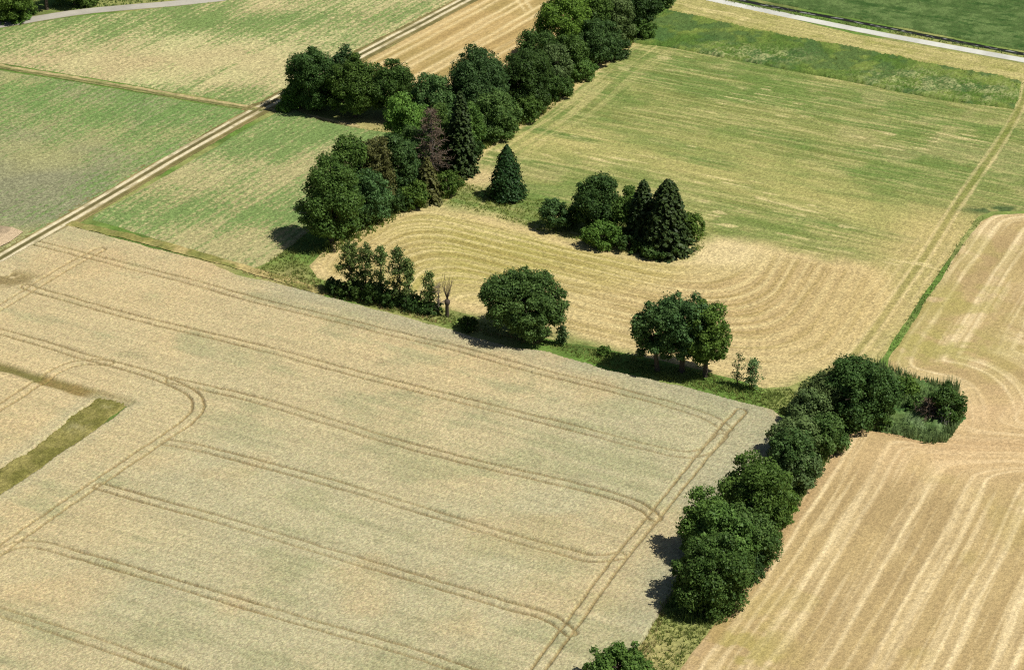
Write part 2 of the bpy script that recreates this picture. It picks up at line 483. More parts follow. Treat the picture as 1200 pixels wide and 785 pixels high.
def stub_col(x, y):
    n = len(x)
    base = alb(199, 173, 122); pale = alb(240, 216, 167); dark = alb(178, 152, 107); grn = alb(178, 168, 98)
    f = fbm(x, y, 12, 4, 101); f2 = fbm(x, y, 3, 3, 103)
    d1, a1 = pdist(x, y, G1); d2, a2 = pdist(x, y, G2)
    da, _ = pdist(x, y, G1A); db, _ = pdist(x, y, G1B); db = db * 3.2 + 2
    kk = 11.0; hh = np.clip(.5 + .5 * (db - da) / kk, 0, 1)
    dr1 = db * (1 - hh) + da * hh - kk * hh * (1 - hh)      # rows swing round the corner in a wide bend
    up = sstep(0, 14, d1 - d2 + 4) * sstep(G(1100, 520)[1] - 4, G(1100, 470)[1], y)     # 1 = the part near the upper right
    wob = (fbm(x, y, 14, 3, 105) - .5) * 1.0
    c = mixc(np.tile(base, (n, 1)), dark, .5 * sstep(.42, .68, f))
    c = mixc(c, dark, .22 * sstep(.5, .7, f2))
    # swath rows: pairs of pale straw bands following the field edge
    def rows(d, period, off, seed):
        d = d + (vnoise(np.floor((d + wob) / period) * 3.7, d * 0, 1.0, 320 + seed) - .5) * 1.6
        p = (d + wob + off) % period
        w1 = np.exp(-((p - 1.5) / .34) ** 2); w2 = np.exp(-((p - 3.4) / .34) ** 2); w3 = .32 * np.exp(-((p - 2.4) / .9) ** 2)
        k = np.floor((d + wob + off) / period)
        aa = y if seed == 1 else a2
        amp = (.55 + .6 * vnoise(k * 7.3, aa, 16.0, 300 + seed)) * (.75 + .4 * vnoise(x, y, 1.6, 310))
        return np.clip((np.maximum(np.maximum(w1, w2), w3)) * amp, 0, 1)
    fine1 = fbm(y * .03, dr1 + wob * .4, .62, 2, 111); fine2 = fbm(a2 * .035, d2, .8, 3, 112)
    r1 = rows(dr1, 6.9, 1.4, 1) * sstep(95, 60, d1)
    r2 = rows(d2, 6.6, 0.2, 2) * sstep(28, 9, d2)
    r = r1 * (1 - up) + r2 * up
    fine = fine1 * (1 - up) + fine2 * up
    c = mixc(c, pale, np.clip(r * 1.12, 0, 1))
    c = mixc(c, pale, .5 * sstep(.55, .72, fine))
    c = mixc(c, dark, .45 * sstep(.46, .28, fine))
    # cross working in the upper right part
    o, dd = axis((1090, 400), (1200, 428))
    cs = streaks(x, y, o, dd, 30, 1.6, 121)
    cg = up * sstep(10, 20, d2)
    c = mixc(c, pale, cg * .6 * sstep(.54, .7, cs)); c = mixc(c, dark, cg * .75 * sstep(.5, .34, cs))
    o3, d3 = axis((1075, 400), (1150, 300))
    cs3 = streaks(x, y, o3, d3, 40, 2.5, 127)
    c = mixc(c, pale, cg * .45 * sstep(.55, .7, cs3))
    # green regrowth
    gm = blob(x, y, 1075, 405, 13, 7) + .9 * blob(x, y, 1100, 350, 16, 9) + .6 * blob(x, y, 1130, 290, 12, 8) + .25 * blob(x, y, 1160, 420, 20, 10)
    gm = np.clip(gm, 0, 1) * sstep(.35, .6, fbm(x, y, 4, 3, 131)) * up
    c = mixc(c, grn, np.clip(gm * .8, 0, 1))
    gm2 = blob(x, y, 865, 755, 6) * sstep(.4, .6, fbm(x, y, 2.5, 3, 135)) + .25 * sstep(.6, .75, fbm(x, y, 8, 3, 137))
    c = mixc(c, alb(180, 165, 95), np.clip(gm2, 0, .7))
    c = mixc(c, alb(178, 145, 100), .55 * sstep(2.6, 1.0, d1 + (f2 - .5)) * (1 - up))
    bare = blob(x, y, 1150, 480, 13, 8) + blob(x, y, 1120, 535, 16, 7)
    c = mixc(c, alb(228, 194, 146), np.clip(.6 * bare, 0, .6))
    c = c * (1 + (RNG.random(n) - .5) * .34)[:, None]
    return c, (r,)


def low_h(amp):
    return lambda x, y, aux: .02 + amp * np.abs(RNG.normal(0, 1, len(x))) + (.05 * aux[0] if aux else 0)


stub_poly = [(1043, 419), (1090, 345), (1130, 284), (1150, 260), (1165, 252), (1200, 250), (1650, 292), (1650, 900), (735, 900), (799, 782), (834, 735),
             (862, 700), (925, 605), (985, 513), (1010, 502), (1050, 508), (1085, 518), (1110, 516), (1126, 492), (1121, 455), (1090, 449), (1060, 443), (1040, 432)]
tag(sheet('stubble_field', stub_poly, 0.27, M_STUB, stub_col, 0.004, low_h(.03), .35, 8, edge_z=.006),
    'pale harvested stubble field with straw rows curving round the hedge corner', 'field', kind='structure')


# --- meadow and hay ground
HAY = [(363, 312), (385, 290), (430, 262), (480, 242), (520, 241), (580, 256), (650, 277), (720, 296), (800, 309), (822, 290), (850, 279), (900, 290),
       (980, 305), (1040, 322), (1048, 345), (1020, 400), (985, 432), (940, 448), (900, 455), (850, 441), (780, 425), (720, 410), (600, 378), (480, 348), (400, 335), (372, 325)]
HAYG = smooth(GP(HAY), 2, True)
MEADOW = [(362, 312), (385, 288), (430, 260), (480, 240), (515, 232), (530, 222), (538, 208), (548, 186), (600, 150), (640, 128), (672, 92), (700, 75), (735, 55),
          (770, 30), (786, 8), (800, -8), (826, -2), (1000, 40), (1200, 75), (1650, 156), (1650, 288), (1200, 247), (1162, 248), (1146, 254), (1125, 281), (1085, 342), (1036, 416),
          (1028, 425), (1000, 425), (965, 435), (925, 453), (895, 455), (850, 441), (780, 424), (720, 411), (660, 401), (600, 387), (560, 372), (480, 349), (400, 336), (372, 326)]
BELT_EDGE = smooth(GP([(515, 232), (548, 186), (600, 150), (640, 128), (700, 75), (770, 30), (800, -8)]), 2)
TRK2 = [smooth(GP([(1199, 95), (1196, 115), (1188, 132), (1165, 170), (1136, 210), (1112, 245), (1085, 290), (1050, 340), (1020, 385), (995, 415)]), 2),
        smooth(GP([(1230, 80), (1207, 118), (1199, 138), (1176, 178), (1149, 218), (1124, 254), (1098, 298), (1062, 350), (1032, 392), (1008, 424)]), 2)]

TRK2[1] = TRK2[0] * .32 + TRK2[1] * .68


def meadow_col(x, y):
    n = len(x)
    green = alb(119, 139, 72); olive = alb(149, 153, 88); straw = alb(200, 188, 126); dry = alb(198, 170, 120); hay = alb(208, 187, 136)
    hd, ha = pdist(x, y, HAYG, True); hin = inside(x, y, HAYG)
    sd = np.where(hin, hd, -hd)
    def smin(p, q, k):
        h = np.clip(.5 + .5 * (q - p) / k, 0, 1)
        return q * (1 - h) + p * h - k * h * (1 - h)
    def pd(q): return pdist(x, y, smooth(GP(q), 2))[0]
    ob, db_ = axis((480, 348), (850, 443))
    perp = (x - ob[0]) * -db_[1] + (y - ob[1]) * db_[0]          # metres in from the wheat-side edge
    gt = G(480, 239); W = (gt[0] - ob[0]) * -db_[1] + (gt[1] - ob[1]) * db_[0]
    perp = perp + .8 * (fbm(x, y, 35, 2, 221) - .5)
    dTL = smin(pd([(335, 350), (363, 312), (385, 290), (430, 262), (480, 236), (540, 200)]), W - perp, 9.0)
    dBR = smin(perp, pd([(900, 520), (985, 446), (1022, 404), (1052, 345), (1075, 300), (1100, 250)]), 15.0)
    oL, dL = axis((480, 295), (880, 395))
    wgt = sstep(.30, .62, ((x - oL[0]) * dL[0] + (y - oL[1]) * dL[1]) / np.hypot(*(G(880, 395) - G(480, 295))))
    sdr = dTL * (1 - wgt) + (W - dBR) * wgt
    hz = sstep(-4, 3, sd + (fbm(x, y, 8, 3, 201) - .5) * 7)
    o, d = axis((800, 165), (1120, 228))
    st = streaks(x, y, o, d, 22, .62, 203, 2); st2 = streaks(x, y, o, d, 30, 5, 205, 3); st3 = streaks(x, y, o, d, 7, .7, 206, 2)
    f = fbm(x, y, 26, 4, 207)
    # upper meadow
    gb = blob(x, y, 860, 95, 45, 16) + blob(x, y, 1110, 150, 28, 16) + .7 * blob(x, y, 1000, 210, 45, 14) + .7 * blob(x, y, 1170, 220, 16, 16) + .5 * blob(x, y, 690, 150, 16, 14)
    t = np.clip(.50 - .34 * gb + 1.1 * (f - .5) + 1.3 * (st2 - .5), 0, 1)
    c = mixc(np.tile(green, (n, 1)), olive, sstep(.05, .55, t)); c = mixc(c, straw, .42 * sstep(.5, 1.05, t))
    c = mixc(c, straw, .34 * sstep(.53, .72, st)); c = mixc(c, green, .30 * sstep(.48, .34, st))
    c = mixc(c, straw, .45 * sstep(.56, .72, st3)); c = mixc(c, alb(116, 122, 60), .40 * sstep(.42, .3, st3))
    pt = fbm(x, y, 9, 4, 225)
    c = mixc(c, alb(112, 136, 66), .5 * sstep(.54, .68, pt)); c = mixc(c, alb(200, 182, 130), .25 * sstep(.46, .32, pt) * sstep(.45, .6, fbm(x, y, 30, 2, 226)))
    # pale band through the middle of the meadow
    bn, _ = pdist(x, y, GP([(620, 160), (800, 185), (960, 225), (1080, 265)]))
    c = mixc(c, alb(206, 190, 122), .5 * sstep(16, 2, bn + 14 * (f - .5)) * sstep(.35, .6, st2 + .1))
    # cut rows along the belt of trees
    bd, ba = pdist(x, y, BELT_EDGE)
    sb = fbm(ba * .04, bd, .9, 3, 209)
    m = sstep(14, 5, bd)
    c = mixc(c, straw, m * .6 * sstep(.5, .68, sb)); c = mixc(c, green, m * .35 * sstep(.48, .34, sb))
    c = mixc(c, alb(214, 190, 132), .85 * sstep(2.4, .7, bd + 1.6 * (f - .5)))
    bare = blob(x, y, 552, 208, 7, 5)
    c = mixc(c, alb(218, 192, 140), np.clip(bare, 0, .8))
    # strip along the concrete road
    rd, ra = pdist(x, y, GP([(783, -14), (830, 2), (1000, 37), (1200, 74), (1650, 155)]))
    rs = sstep(13, 10.5, rd)
    sr = fbm(ra * .04, rd, 1.0, 3, 211)
    cr = mixc(np.tile(alb(176, 168, 104), (n, 1)), alb(200, 186, 124), sstep(.35, .65, sr)); cr = mixc(cr, alb(152, 152, 78), .5 * sstep(.55, .75, fbm(x, y, 5, 3, 213)))
    c = mixc(c, cr, rs)
    # hay ground: rows running round and round
    wob = (fbm(x, y, 16, 2, 215) - .5) * .7
    sr_ = sdr
    ph = ((sr_ + wob) % 2.5) / 2.5
    row = np.exp(-((ph - .5) / .125) ** 2)
    k = np.floor((sr_ + wob) / 2.5)
    row = row * (.15 + .95 * vnoise(k * 5.1, x, 16, 217))  * (.6 + .6 * vnoise(x, y, 1.5, 218))
    fr = fbm(x * .05, sr_ + wob, .7, 3, 219)
    lft = blob(x, y, 560, 290, 55, 30)
    og = mixc(np.tile(hay, (n, 1)), alb(180, 170, 96), np.clip(.85 * lft + .6 * sstep(.5, .65, f), 0, 1))
    og = mixc(og, dry, .75 * np.clip(1.2 * blob(x, y, 900, 360, 40, 18) + blob(x, y, 410, 295, 12, 12) + blob(x, y, 1030, 345, 16, 16), 0, 1))
    ch = mixc(og, alb(230, 210, 152), np.clip(row * .85, 0, 1))
    ch = mixc(ch, alb(226, 204, 146), .5 * sstep(.54, .7, fr)); ch = mixc(ch, alb(160, 140, 80), .5 * sstep(.45, .3, fr))
    ch = mixc(ch, alb(222, 196, 142), .7 * sstep(4.0, 1.0, sd + 2 * (f - .5)))
    ch = mixc(ch, alb(226, 204, 152), np.clip(1.5 * blob(x, y, 842, 296, 7, 6), 0, .92))
    c = mixc(c, ch, hz)
    # right-hand turning ground, worn by wheels
    wr = blob(x, y, 1040, 370, 22, 12, 1.0) + blob(x, y, 1100, 290, 10, 22, -.5)
    c = mixc(c, alb(206, 182, 124), np.clip(.65 * wr, 0, .65))
    for k_, p in enumerate(TRK2):
        td, ta = pdist(x, y, p)
        tt = sstep(.50, .15, td + .5 * (fbm(x, y, 2.5, 2, 230 + k_) - .5))
        for off in (1.9, 3.9):
            tt = np.maximum(tt, .55 * sstep(.5, .15, np.abs(td - off) + .5 * (fbm(x, y, 4, 2, 235 + k_) - .3)) * sstep(G(1100, 240)[1], G(1100, 330)[1], y))
        c = mixc(c, alb(228, 206, 150), np.clip(tt * (.22 + .5 * vnoise(ta, ta * 0, 6, 240 + k_)), 0, .75))
    md, _ = pdist(x, y, (TRK2[0] + TRK2[1]) / 2)
    c = mixc(c, alb(140, 138, 66), .45 * sstep(.9, .4, md))
    # dark green weeds in the right
    c = mixc(c, alb(78, 100, 58), np.clip(1.6 * blob(x, y, 1167, 246, 5.0, 1.6) * sstep(.3, .55, fbm(x, y, 2, 2, 243)), 0, .9))
    # dropped hay
    dr = sstep(.80, .86, streaks(x, y, o, d, 4.5, .8, 251, 1)) * sstep(.5, .65, fbm(x, y, 20, 2, 253)) * (1 - hz)
    c = mixc(c, alb(230, 210, 152), .6 * dr)
    c = c * (1 + (RNG.random(n) - .5) * .60)[:, None]
    return c, (row * hz,)


tag(sheet('meadow', MEADOW, 0.28, M_MEAD, meadow_col, 0.008, low_h(.03), .3, 11, edge_z=.01),
    'mown meadow turning from green in the top half to golden hay rows', 'meadow', kind='structure')

# --- fields at the top left
TRACK_C = smooth(GP([(-330, 497), (0, 303.5), (50, 274), (105, 243), (200, 186), (322, 117), (416, 68), (470, 40), (545, 0), (600, -28), (680, -66)]), 1)
_o, _d = axis((0, 303), (322, 117))


def crop_col(green, tan, soil, gbias, blobs, seed, tblobs=()):
    def fn(x, y):
        n = len(x)
        f = fbm(x, y, 22, 4, seed); f2 = fbm(x, y, 2.2, 3, seed + 1)
        st = streaks(x, y, _o, _d, 40, 2.4, seed + 2)
        row = streaks(x, y, _o, _d, 5, .8, seed + 5, 2)
        vv = -(x - _o[0]) * _d[1] + (y - _o[1]) * _d[0]
        drill = np.sin(vv * 6.283 / 1.7 + 1.5 * (fbm(x, y, 20, 2, seed + 8) - .5))
        t = gbias + .95 * (f - .5) + .55 * (st - .5)
        for (px, py, rx, ry, s) in blobs: t = t + .85 * s * blob(x, y, px, py, rx, ry)
        t = t + .13 * drill
        cover = np.clip(t, .02, .98)
        plant = sstep(-.16, .16, cover - (.26 * f2 + .16 * row + .58 * RNG.random(n))) * .85 + .15 * cover
        tmix = np.clip(.5 + 1.6 * (fbm(x, y, 14, 3, seed + 3) - .5), 0, 1)
        for (px, py, rx, ry, s) in tblobs: tmix = np.clip(tmix + s * blob(x, y, px, py, rx, ry), 0, 1)
        c = mixc(np.tile(tan, (n, 1)), soil, tmix)
        gv = mixc(np.tile(green, (n, 1)), green * np.array([1.2, 1.12, 1.12]), fbm(x, y, 5, 3, seed + 4)) * .93
        c = c * (1 - plant)[:, None] + gv * plant[:, None]
        c = c * (1 + (RNG.random(n) - .5) * .60)[:, None]
        return c, (plant * 1.5,)
    return fn


upper_left = [(-160, 46), (0, 35), (60, 23), (150, 14), (262, 2), (330, -20), (500, -30), (585, -27), (525, 5), (460, 38), (405, 66), (350, 95), (308, 119), (292, 124),
              (255, 117), (150, 99), (60, 84), (0, 74), (-160, 47)]
tag(sheet('patchy_field', upper_left, 0.34, M_CROP, crop_col(alb(126, 150, 86), alb(206, 198, 142), alb(200, 182, 134), .46,
          [(230, 30, 40, 10, .38), (60, 45, 20, 10, .15), (400, 20, 30, 10, .22), (150, 75, 40, 10, -.25), (260, 60, 24, 12, -.30), (20, 72, 30, 6, -.35), (100, 95, 60, 5, -.25), (420, 55, 14, 10, .2)], 401),
          0.006, low_h(.075), .35, 21, edge_z=.008),
    'patchy tan and green field below the grey lane', 'field', kind='structure')
left = [(-330, 24), (0, 83), (60, 92), (150, 107), (255, 125), (288, 130), (240, 157), (130, 222), (60, 262), (0, 296), (-330, 486)]
tag(sheet('green_crop_field', left, 0.31, M_CROP, crop_col(alb(120, 150, 84), alb(174, 170, 116), alb(150, 148, 114), .66,
          [(10, 185, 22, 10, -.50), (90, 210, 22, 10, -.30), (190, 170, 18, 10, -.22), (60, 240, 16, 9, -.2), (15, 240, 20, 12, -.35), (30, 90, 30, 5, -.25), (10, 282, 7, 7, -.9), (160, 130, 40, 12, .2), (20, 205, 20, 8, -.2)], 431,
          [(60, 215, 30, 12, .6), (15, 240, 20, 14, .6), (0, 282, 8, 5, -.8)]),
          0.006, low_h(.075), .35, 22, edge_z=.008),
    'young green crop field with grey soil showing, beside the track', 'field', kind='structure')
mid = [(336, 126), (300, 145), (200, 203), (112, 252), (108, 258), (150, 270), (250, 300), (298, 314), (318, 306), (345, 285), (372, 262), (420, 235), (470, 190), (480, 160), (430, 152), (380, 143), (350, 131)]
tag(sheet('grey_green_crop_field', mid, 0.31, M_CROP, crop_col(alb(124, 150, 86), alb(192, 184, 132), alb(184, 172, 122), .54,
          [(370, 160, 22, 10, .40), (200, 240, 26, 10, .22), (325, 255, 20, 5, .35), (250, 250, 14, 14, -.2), (330, 205, 26, 10, -.25), (210, 205, 26, 8, -.25), (290, 290, 16, 7, -.3)], 461),
          0.006, low_h(.075), .35, 23, edge_z=.008),
    'thin green crop field between the track and the tree belt', 'field', kind='structure')


def bare_col(x, y):
    n = len(x)
    c = mixc(np.tile(alb(214, 188, 152), (n, 1)), alb(168, 148, 120), sstep(.4, .7, fbm(x, y, 3, 4, 491)))
    return c * (1 + (RNG.random(n) - .5) * .2)[:, None], None


tag(sheet('bare_soil', [(-90, 262), (0, 266), (16, 268), (29, 273), (14, 284), (0, 291), (-90, 340)], 0.35, M_CROP, bare_col, 0.26, None, .6, 24),
    'pale bare soil patch at the field corner', 'soil', kind='structure')


# --- golden stubble behind the belt
def gold_col(x, y):
    n = len(x)
    o, d = axis((425, 70), (550, 4))
    u = (x - o[0]) * d[0] + (y - o[1]) * d[1]; v = -(x - o[0]) * d[1] + (y - o[1]) * d[0]
    wob = (fbm(x, y, 14, 2, 501) - .5) * 1.2
    p = (v + wob) % 6.4
    k = np.floor((v + wob) / 6.4)
    w_ = np.maximum(np.exp(-((p - 1.4) / .5) ** 2), np.exp(-((p - 3.6) / .5) ** 2)) * (.5 + .6 * vnoise(k * 3.3, u, 20, 503))
    st = streaks(x, y, o, d, 40, .9, 505)
    c = mixc(np.tile(alb(200, 170, 112), (n, 1)), alb(180, 156, 98), sstep(.4, .65, fbm(x, y, 18, 3, 507)))
    c = mixc(c, alb(240, 216, 160), np.clip(.85 * w_, 0, 1)); c = mixc(c, alb(228, 200, 146), .45 * sstep(.54, .7, st)); c = mixc(c, alb(168, 140, 88), .5 * sstep(.44, .3, st))
    o2, d2 = axis((608, -4), (620, 14)); 
    for off in (-.9, .9):
        vv = -(x - o2[0]) * d2[1] + (y - o2[1]) * d2[0]; uu = (x - o2[0]) * d2[0] + (y - o2[1]) * d2[1]
        c = mixc(c, alb(240, 216, 160), .7 * sstep(.5, .2, np.abs(vv - off)) * sstep(14, 8, np.abs(uu)))
    return c * (1 + (RNG.random(n) - .5) * .34)[:, None], (w_,)


gold = [(424, 73), (480, 43), (556, 2), (612, -27), (690, -66), (830, -66), (760, -20), (690, 20), (620, 62), (585, 100), (540, 118), (500, 128), (460, 118), (432, 95)]
tag(sheet('golden_stubble_field', gold, 0.42, M_STUB, gold_col, 0.006, low_h(.02), .3, 25, edge_z=.008),
    'golden stubble field with straight straw rows behind the tree belt', 'field', kind='structure')


# --- strips: track, roads, ditches
def strip(name, centre_px, width, res_along, mat, colf, z, seed, n_across=13, jitter=.12, extra=0.0):
    p = smooth(GP(centre_px), 2)
    seg = np.hypot(*np.diff(p, axis=0).T); s = np.concatenate([[0], np.cumsum(seg)])
    ss = np.arange(0, s[-1], res_along)
    cx = np.interp(ss, s, p[:, 0]); cy = np.interp(ss, s, p[:, 1])
    tx = np.gradient(cx); ty = np.gradient(cy); L = np.hypot(tx, ty); nx_, ny_ = -ty / L, tx / L
    off = np.linspace(-width / 2, width / 2, n_across)
    O, S = np.meshgrid(off, ss)
    ed = (np.abs(O) > width / 2 * .98) * (fbm(S, O * 0 + np.sign(O) * 50, 1.6, 3, seed) - .5) * jitter * 2
    O2 = O + ed
    X = cx[:, None] + nx_[:, None] * O2; Y = cy[:, None] + ny_[:, None] * O2
    x, y, o_, s_ = X.ravel(), Y.ravel(), O.ravel(), S.ravel()
    c, h = colf(x, y, o_, s_)
    A, B = len(ss), n_across
    i, j = np.meshgrid(np.arange(B - 1), np.arange(A - 1)); v = (j * B + i).ravel()
    q = np.stack([v, v + 1, v + B + 1, v + B], -1)
    return obj(name, mesh_from(name, np.stack([x, y, z + h], -1), q.ravel(), 4, mat, c, True))


def track_col(x, y, o, s):
    n = len(x)
    wob = (fbm(s, s * 0, 12, 3, 601) - .5) * .35
    a = np.abs(o + wob)
    rut = sstep(.52, .34, np.abs(a - .95))
    c = mixc(np.tile(alb(134, 124, 78), (n, 1)), alb(164, 148, 98), sstep(.4, .65, fbm(x, y, 4, 3, 603)))
    c = mixc(c, alb(104, 98, 62), .7 * sstep(.6, .2, a))
    c = mixc(c, alb(238, 222, 184), rut * (.85 + .15 * vnoise(s, o, 3, 605)))
    c = mixc(c, alb(112, 106, 62), .6 * sstep(1.7, 2.0, a) * sstep(2.7, 2.2, a))
    c = mixc(c, alb(150, 136, 88), .55 * rut * sstep(.55, .7, fbm(s, o * 2, 3.5, 3, 607)))
    return c * (1 + (RNG.random(n) - .5) * .2)[:, None], -.04 * rut + .045 + .03 * RNG.random(n)


tag(strip('farm_track', [(-330, 497), (0, 303.5), (50, 274), (105, 243), (200, 186), (322, 117), (416, 68), (470, 40), (545, 0), (600, -28), (680, -66)],
          5.6, .5, M_TRACK, track_col, 0.012, 31, 29, .3),
    'two-rut dirt track running diagonally past the tree belt', 'track', kind='structure')


def ditch_col(x, y, o, s):
    n = len(x)
    c = mixc(np.tile(alb(150, 150, 92), (n, 1)), alb(196, 176, 126), sstep(-.3, .9, o + 2.2 * (fbm(x, y, 3, 3, 611) - .5)))
    c = mixc(c, alb(112, 108, 66), .8 * sstep(.55, .15, np.abs(o + .35 + .9 * (fbm(x, y, 5, 2, 613) - .5))))
    return c * (1 + (RNG.random(n) - .5) * .3)[:, None], .02 + .05 * RNG.random(n)


tag(strip('field_margin', [(-110, 58), (0, 78.5), (60, 88), (150, 103), (255, 121), (300, 128), (350, 134), (420, 150)], 2.3, .5, M_VERGE, ditch_col, 0.016, 33, 9, .4),
    'narrow brown grassy margin between the two left fields', 'field margin', kind='structure')


def verge_col(x, y, o, s):
    n = len(x)
    c = mixc(np.tile(alb(194, 174, 116), (n, 1)), alb(150, 144, 82), sstep(.4, .62, fbm(x, y, 3, 4, 621)))
    c = mixc(c, alb(120, 130, 66), .5 * sstep(.55, .7, fbm(x, y, 6, 3, 623)))
    return c * (1 + (RNG.random(n) - .5) * .3)[:, None], .05 + .08 * RNG.random(n)


tag(strip('dry_margin', [(80, 262), (140, 275), (200, 290), (250, 304), (300, 318), (345, 333), (385, 345)], 2.2, .4, M_VERGE, verge_col, 0.016, 34, 9, .5),
    'dry yellow grass margin along the upper edge of the wheat', 'field margin', kind='structure')


def road_col(base, edge):
    def f(x, y, o, s):
        n = len(x)
        c = mixc(np.tile(base, (n, 1)), base * .86, sstep(.45, .65, fbm(x, y, 6, 3, 631)))
        c = mixc(c, edge, sstep(1.0, 1.25, np.abs(o) / (road_w / 2) * 1.2))
        h = .06 - .05 * (np.abs(o) / (road_w / 2)) ** 6
        return c, h
    return f


road_w = 3.0
tag(strip('road', [(700, -32), (783, -12), (830, -.5), (1000, 34.5), (1100, 53), (1200, 71), (1650, 152)], road_w, .6, M_ROAD, road_col(alb(226, 224, 212), alb(190, 180, 150)), 0.02, 35, 11, .08),
    'narrow pale concrete road across the upper right corner', 'road', kind='structure')
road_w = 4.2
tag(strip('lane', [(-110, 47), (0, 30), (50, 21), (100, 13.5), (150, 9), (200, 5), (260, -1), (330, -12), (450, -40)], road_w, .6, M_ROAD, road_col(alb(196, 189, 174), alb(150, 140, 105)), 0.02, 36, 11, .12),
    'grey asphalt lane curving across the upper left corner', 'road', kind='structure')


def drain_col(x, y, o, s):
    n = len(x)
    c = np.tile(alb(40, 40, 40), (n, 1))
    st = sstep(.62, .72, fbm(s, o * 2, 1.1, 2, 641)) * (np.abs(o) < .5)
    c = mixc(c, alb(165, 165, 160), .8 * st)
    c = mixc(c, alb(60, 76, 40), sstep(.55, .8, np.abs(o) + .5 * (fbm(x, y, 1.5, 2, 643) - .5)))
    return c, .01 + .04 * st


tag(strip('drain', [(790, -18), (870, 1.5), (930, 13), (1000, 25.5), (1100, 45), (1200, 64), (1650, 146)], 1.9, .3, M_TRACK, drain_col, 0.016, 37, 13, .2),
    'narrow dark stony drain between concrete road and green crop', 'ditch', kind='structure')


def beet_col(x, y):
    n = len(x)
    f = fbm(x, y, 2.2, 3, 651); o, d = axis((900, 0), (1200, 56))
    row = streaks(x, y, o, d, 4, .9, 653, 2)
    c = mixc(np.tile(alb(86, 110, 58), (n, 1)), alb(108, 130, 74), sstep(.4, .65, f))
    c = mixc(c, alb(60, 92, 42), .8 * sstep(.50, .36, row) * sstep(.35, .6, fbm(x, y, 5, 2, 655)))
    return c * (1 + (RNG.random(n) - .5) * .22)[:, None], (f,)


tag(sheet('beet_field', [(792, -26), (872, -3), (1000, 22), (1200, 60), (1650, 142), (1650, -60), (760, -60)], 0.4, M_CROP, beet_col, 0.006,
          lambda x, y, a: .30 + .10 * RNG.normal(0, 1, len(x)).clip(-1.5, 1.5), .3, 26, edge_z=.02),
    'dense dark green root crop in the upper right corner', 'field', kind='structure')


# ------------------------------------------------------------------ rough grass
def tufts(name, poly_px, dens, hgt, mat, label, seed, wid=.16, zproj=0.0, lean=1.3, patch=None):
    dens = dens * .42; hgt = hgt * .8
    r = np.random.default_rng(seed)
    poly = GP(poly_px, zproj)
    lo, hi = poly.min(0), poly.max(0)
    n = int(dens * (hi - lo).prod())
    p = lo + r.random((n, 2)) * (hi - lo)
    m = inside(p[:, 0], p[:, 1], poly)
    p = p[m]
    q = fbm(p[:, 0], p[:, 1], 3.0, 3, seed)
    if patch is not None:
        k = q + .25 * (r.random(len(p)) - .5) > patch
        p = p[k]; q = q[k]
    n = len(p)
    nb = 4
    P = np.repeat(p, nb, 0) + r.normal(0, .12, (n * nb, 2)); h = hgt * (.45 + 1.1 * np.repeat(q, nb)) * (.6 + .7 * r.random(n * nb))
    a = r.random(n * nb) * 6.283; wv = wid * (.5 + r.random(n * nb)) / 2
    tx, ty = np.cos(a) * wv, np.sin(a) * wv
    la = r.random(n * nb) * 6.283; lx, ly = np.cos(la) * lean * h * r.random(n * nb), np.sin(la) * lean * h * r.random(n * nb)
    V = np.empty((n * nb, 3, 3))
    V[:, 0] = np.stack([P[:, 0] - tx, P[:, 1] - ty, np.full(n * nb, .0)], -1)
    V[:, 1] = np.stack([P[:, 0] + tx, P[:, 1] + ty, np.full(n * nb, .0)], -1)
    V[:, 2] = np.stack([P[:, 0] + lx, P[:, 1] + ly, h], -1)
    me = mesh_from(name, V.reshape(-1, 3), np.arange(n * nb * 3), 3, mat)
    return tag(obj(name, me), label, 'grass', kind='stuff')


GRASS = leaf_mat('grass_green', (0.125, 0.185, 0.050), (0.25, 0.30, 0.095), .4, .7, 0)
GRASSL = leaf_mat('grass_lush', (0.110, 0.180, 0.045), (0.225, 0.300, 0.085), .4, .7, 0)
GRASSD = leaf_mat('grass_dry', (0.24, 0.20, 0.08), (0.44, 0.36, 0.17), .35, .8, 0)
REED = leaf_mat('reed', (0.085, 0.150, 0.060), (0.20, 0.29, 0.125), .35, .7, 0)
FLOW = leaf_mat('umbel', (0.24, 0.24, 0.15), (0.50, 0.48, 0.33), .2, .8, 0)

row_strip = [(318, 303), (345, 290), (362, 300), (360, 314), (374, 328), (405, 338), (480, 352), (560, 374), (600, 388), (660, 403), (720, 413), (780, 426), (850, 443), (895, 457),
             (928, 455), (945, 470), (925, 492), (905, 481), (855, 467), (800, 451), (712, 431), (645, 408), (567, 394), (467, 368), (347, 338), (300, 320)]
tufts('rough_grass', row_strip, 9, .55, GRASS, 'rough green grass strip under the row of trees beside the wheat', 701, .14)
tufts('dry_grass', [(300, 314), (390, 335), (470, 360), (560, 386), (640, 402), (640, 408), (467, 368), (347, 338), (280, 320)], 6, .5, GRASSD, 'dry yellow grass along the edge of the wheat', 703, .12)
tufts('lush_grass', [(690, 408), (780, 430), (850, 446), (895, 459), (928, 457), (940, 470), (922, 488), (855, 464), (800, 449), (700, 425)], 10, .6, GRASSL, 'lush green grass strip between the two saplings and the hedge', 705, .14)
tufts('island_grass', [(512, 234), (540, 212), (565, 222), (600, 232), (640, 234), (700, 250), (828, 270), (826, 290), (806, 306), (720, 294), (640, 274), (580, 254), (530, 242)], 7, .6, GRASSL,
      'rough grass strip around the lone conifer and the grove', 707, .14)
tufts('corner_grass', [(772, 716), (835, 715), (845, 722), (832, 737), (797, 783), (770, 830), (705, 830), (752, 752)], 9, .65, GRASS, 'rough grass between lower hedge end and bottom tree', 709, .14)
